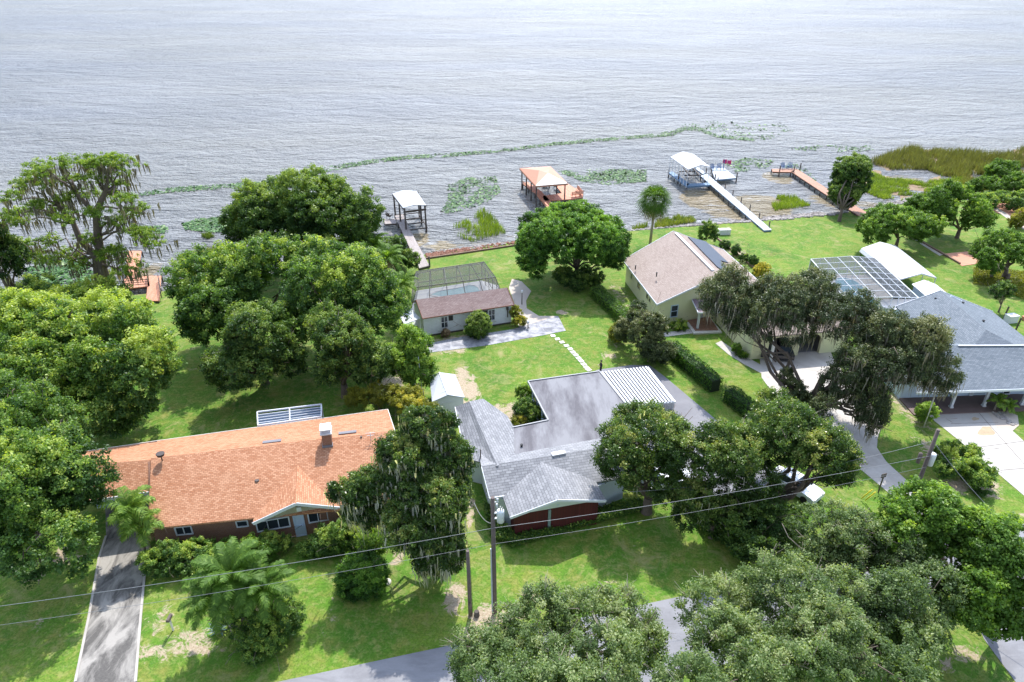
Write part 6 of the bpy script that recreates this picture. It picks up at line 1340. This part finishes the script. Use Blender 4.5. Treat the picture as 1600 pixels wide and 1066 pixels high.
# foreground oaks
T('olive_oak', 'grey green oak at the bottom centre leaning over the road', [E(845,985,7,72,50), E(930,965,7,82,48), E(790,1040,6.5,90,52), E(920,1040,8,110,60), E(1000,1000,6,45,46), E(860,1080,9,120,50)], base=G(870,1090), leaf='lf_olive', rl=1.0, rc=.4, nleaf=44, size=.17, r0=.4, tb=.45, twigs=130)
T('olive_oak', 'large grey green oak at the bottom right of centre beyond the road gap', [E(1130,950,7,66,50), E(1230,920,9,76,48), E(1270,985,9,84,56), E(1150,1020,8,96,60), E(1245,1060,9,120,50), E(1100,1075,9,90,40), E(1310,940,7,40,46)], base=G(1200,1090), leaf='lf_olive', rl=1.0, rc=.4, nleaf=44, size=.17, r0=.45, tb=.5, twigs=130)
T('olive_oak', 'grey green oak with pale bare twigs beside the dark thicket', [E(1305,826,7,56,36), E(1350,850,6.5,60,50), E(1258,862,6,40,30), E(1330,900,5,60,36), E(1395,875,5.5,40,40)], base=G(1320,930), leaf='lf_olive', rl=1.0, rc=.4, nleaf=34, size=.19, r0=.4, tb=.45, bark='palebark', nlimb=16, twigs=130)
T('maple', 'bright green broad leaved tree below the right utility pole', [E(1440,800,8,62,40), E(1400,830,7,40,36), E(1480,835,7,52,36), E(1440,870,5.5,52,34)], base=G(1460,930), leaf='lf_bright', rl=1.1, rc=.4, nleaf=36, size=.27, r0=.3, tb=.2, fill=.75)
T('maple', 'bright green tree spreading to the lower right edge', [E(1560,845,8,60,44), E(1530,900,6.5,66,42), E(1590,890,7,50,44), E(1520,950,5,56,30), E(1570,960,4.5,46,26)], base=G(1540,985), leaf='lf_bright', rl=1.1, rc=.4, nleaf=34, size=.27, r0=.35, tb=.17, fill=.72)
T('dark_oak', 'dark open oak at the bottom right over the grass wedge', [E(1400,940,7,66,44), E(1450,920,6,50,40), E(1380,1000,6,62,46), E(1440,985,5,46,32), E(1370,1060,7,90,40)], base=G(1400,1040), leaf='lf_olive', rl=1.0, rc=.4, nleaf=30, size=.21, r0=.4, tb=.25, moss=(.01,.4,1.2,.1,4), fill=.7)
# ================================================================ LAKE PLANTS
def band(pts, w):
    """pixel polyline with half widths (pixels) to world polygon"""
    up = [G(x, y-h, WL) for (x, y), h in zip(pts, w)]; dn = [G(x, y+h, WL) for (x, y), h in zip(pts, w)]; return up+dn[::-1]
lily('lily_pads', 'long thin line of lily pads crossing the open water', band([(205,306),(270,297),(340,293),(420,287),(480,272),(520,263),(580,253),(640,246),(700,243),(780,236),(860,226),(940,219),(1000,214),(1050,209),(1070,201),(1090,202),(1120,213),(1180,219)], [3,4,4,4,4,4,3,3,3,2.5,2.5,2.5,2.5,4,3,3,2.5,2.5]), 6500, -.3, 1, .25, .42)
lily('lily_pads', 'loose lily pads around the kink of the long line', [G(x, y, WL) for x, y in ((1060,196),(1130,188),(1220,192),(1240,205),(1190,222),(1130,214))], 700, .0, 2, .2, .6)
lily('lily_pads', 'triangular patch of lily pads between the grey boathouse and orange gazebo', [G(x, y, WL) for x, y in ((700,290),(730,278),(775,276),(782,300),(760,318),(720,330),(685,338),(700,312))], 2000, -.2, 3, .3, .42)
lily('lily_pads', 'patch of lily pads between the orange gazebo and the cabbage palm', [G(x, y, WL) for x, y in ((868,268),(940,264),(1010,266),(1010,284),(950,290),(910,284),(885,274))], 2600, -.2, 4, .3, .42)
lily('lily_pads', 'dense green lily pads left of the dark lakeside oak', [G(x, y, WL) for x, y in ((285,350),(310,342),(380,338),(385,355),(340,364),(290,360))], 1500, -.6, 5, .3, .45)
lily('lily_pads', 'lily pads behind the blue chairs and crimson flags', [G(x, y, WL) for x, y in ((1130,256),(1165,247),(1210,252),(1195,266),(1150,270))], 500, -.2, 6, .3, .5)
lily('lily_pads', 'faint far lily pads beyond the brown dock', [G(x, y, WL) for x, y in ((1235,233),(1280,227),(1360,229),(1365,236),(1280,240))], 330, -.1, 7, .2, .55)
lily('lily_pads', 'bright lily pads under the mossy cypress', [G(x, y, WL) for x, y in ((40,420),(90,405),(140,415),(150,440),(100,455),(40,450))], 1100, -.6, 8, .3, .5)
lily('lily_pads', 'lily pads at the outer end of the brown dock', [G(x, y, WL) for x, y in ((1215,256),(1250,254),(1258,262),(1275,283),(1255,284),(1225,262))], 160, -.1, 9, .3, .5)
lily('lily_pads', 'small lily patch right of the mossy cypress', [G(x, y, WL) for x, y in ((215,356),(262,352),(262,366),(220,370))], 200, -.4, 10, .3, .5)
reeds('reed_patch', 'green and gold reeds between the grey boathouse and the shade tree', 'reeds', [G(x, y, WL) for x, y in ((695,362),(740,342),(755,328),(780,352),(790,366),(760,372),(740,380),(715,370))], 2600, 1.0, 'lf_marsh', thr=-.1, tb=.4, seed=1)
reeds('reed_patch', 'thin dry reeds on the shore left of the blue walkway', 'reeds', [G(x, y, WL) for x, y in ((985,358),(1030,346),(1060,338),(1105,334),(1110,344),(1060,352),(1000,364))], 3600, .8, 'lf_reed', thr=-.2, tb=.5, seed=2)
reeds('reed_patch', 'small reed island left of the brown dock', 'reeds', [G(x, y, WL) for x, y in ((1205,320),(1215,308),(1240,308),(1266,322),(1240,326),(1210,330))], 2200, .7, 'lf_marsh', thr=-.4, tb=.5, seed=3)
reeds('reed_patch', 'pale reeds on the shore behind the wide green oak', 'reeds', [G(x, y, WL) for x, y in ((280,415),(310,398),(350,390),(360,410),(320,425),(285,432))], 2500, 1.2, 'lf_reed', thr=-.4, tb=.5, seed=4)
reeds('reed_patch', 'tiny brown reed tuft near the dense lily pads', 'reeds', [G(x, y, WL) for x, y in ((314,370),(325,366),(336,370),(325,375))], 260, .7, 'lf_reed', thr=-1, tb=.3, seed=4)
mw = lambda L: [G(x, y, WL) for x, y in L]
reeds('marsh_reeds', 'tall brown green reeds at the far edge of the marsh', 'reeds', mw([(1358,256),(1385,244),(1420,232),(1500,240),(1560,246),(1600,234),(1720,226),(1720,262),(1600,262),(1550,275),(1470,272),(1440,266),(1390,266)]), 30000, 1.7, 'lf_brownreed', thr=-.25, tb=.45, seed=5, lean=.2)
reeds('marsh_reeds', 'dark reeds around the marsh pond', 'reeds', mw([(1440,262),(1550,262),(1600,275),(1600,330),(1540,312),(1500,290)]), 16000, 1.5, 'lf_brownreed', thr=-.2, tb=.6, seed=6, lean=.2)
reeds('marsh_grass', 'bright green marsh grass between the pond and the shore', 'marsh grass', mw([(1350,300),(1362,270),(1385,280),(1440,286),(1500,280),(1560,290),(1600,300),(1600,325),(1540,314),(1480,306),(1430,312),(1390,318)]), 30000, .7, 'lf_marsh', thr=-.3, tb=.5, seed=7, lean=.4)
T('willow', 'green willow thicket growing in the marsh at the right edge', [E(1565,268,2.6,26,15), E(1545,290,1.6,30,12), E(1590,290,2.2,24,16)], leaf='lf_bright', rl=.8, rc=.4, nleaf=34, size=.28, r0=.12, tb=.05, zmin=-.5)
T('willow', 'dark bank thicket below the marsh willow at the right edge', [E(1570,312,1.6,34,12), E(1610,310,1.8,24,14)], leaf='lf_oak', rl=.7, rc=.36, nleaf=34, size=.26, r0=.1, tb=.5, zmin=-.5)
# grass tufts along the lawn
def tufts(n, h):
    X = rng.uniform(-34, 34, n*2); Y = rng.uniform(27, 72, n*2); k = (fbm(X, Y, .35, 11) > -.1); X, Y = X[k][:n], Y[k][:n]; n_ = len(X)
    return X, Y
# ================================================================ CAMERA, LIGHT, WORLD
cam = bpy.data.cameras.new('camera'); co = bpy.data.objects.new('camera', cam); COL.objects.link(co); co.location = (0,0,CH); co.rotation_euler = (math.pi/2-PIT, 0, 0)
cam.sensor_width = 36; cam.lens = 36*F/1600; cam.clip_end = 20000; cam.clip_start = .5; scene.camera = co
SEL, SAZ = math.radians(52), math.radians(9)     # sun elevation, azimuth east of +Y
sun = bpy.data.lights.new('sun', 'SUN'); sun.energy = 4.3; sun.angle = math.radians(.6); sun.color = (1, .95, .87); so = bpy.data.objects.new('sun', sun); COL.objects.link(so)
d = Vector((math.sin(SAZ)*math.cos(SEL), math.cos(SAZ)*math.cos(SEL), math.sin(SEL))); so.rotation_euler = d.to_track_quat('Z', 'Y').to_euler(); so.location = d*200
w = bpy.data.worlds.new('World'); scene.world = w; w.use_nodes = True; nt = w.node_tree; bg = nt.nodes['Background']
sk = nt.nodes.new('ShaderNodeTexSky'); sk.sky_type = 'NISHITA'; sk.sun_disc = False; sk.sun_elevation = SEL; sk.sun_rotation = SAZ; sk.air_density = 1.0; sk.dust_density = .3; sk.ozone_density = 3; sk.altitude = 20
tc = nt.nodes.new('ShaderNodeTexCoord'); mp = N(nt, 'ShaderNodeMapping'); mp.inputs['Scale'].default_value = (1.2,1.2,2.4); nt.links.new(tc.outputs['Generated'], mp.inputs[0])
cl = nz(nt, 1.6, 7, .62, mp.outputs[0], .4)
cloud = mixc(nt, ramp(nt, cl, [(.42, 0.), (.62, CLOUD)]) , sk.outputs[0], (7.4, 8.0, 9.4))
dp = N(nt, 'ShaderNodeVectorMath', _operation='DOT_PRODUCT'); nt.links.new(tc.outputs['Generated'], dp.inputs[0]); dp.inputs[1].default_value = d
mx_ = N(nt, 'ShaderNodeMath', _operation='MAXIMUM'); nt.links.new(dp.outputs['Value'], mx_.inputs[0]); mx_.inputs[1].default_value = 0
pw = N(nt, 'ShaderNodeMath', _operation='POWER'); nt.links.new(mx_.outputs[0], pw.inputs[0]); pw.inputs[1].default_value = 14       # thin cloud brightens towards the sun
ma = N(nt, 'ShaderNodeMath', _operation='MULTIPLY_ADD'); nt.links.new(pw.outputs[0], ma.inputs[0]); ma.inputs[1].default_value = GLOW; ma.inputs[2].default_value = 1
vm = N(nt, 'ShaderNodeVectorMath', _operation='SCALE'); nt.links.new(cloud, vm.inputs[0]); nt.links.new(ma.outputs[0], vm.inputs['Scale'])
nt.links.new(vm.outputs[0], bg.inputs[0]); bg.inputs[1].default_value = .145
vs = scene.view_settings; vs.view_transform = 'Standard'; vs.look = 'None'; vs.gamma = 1; vs.exposure = EXPO
scene.cycles.max_bounces = 6; scene.cycles.diffuse_bounces = 4; scene.cycles.transparent_max_bounces = 12; scene.cycles.use_denoising = True
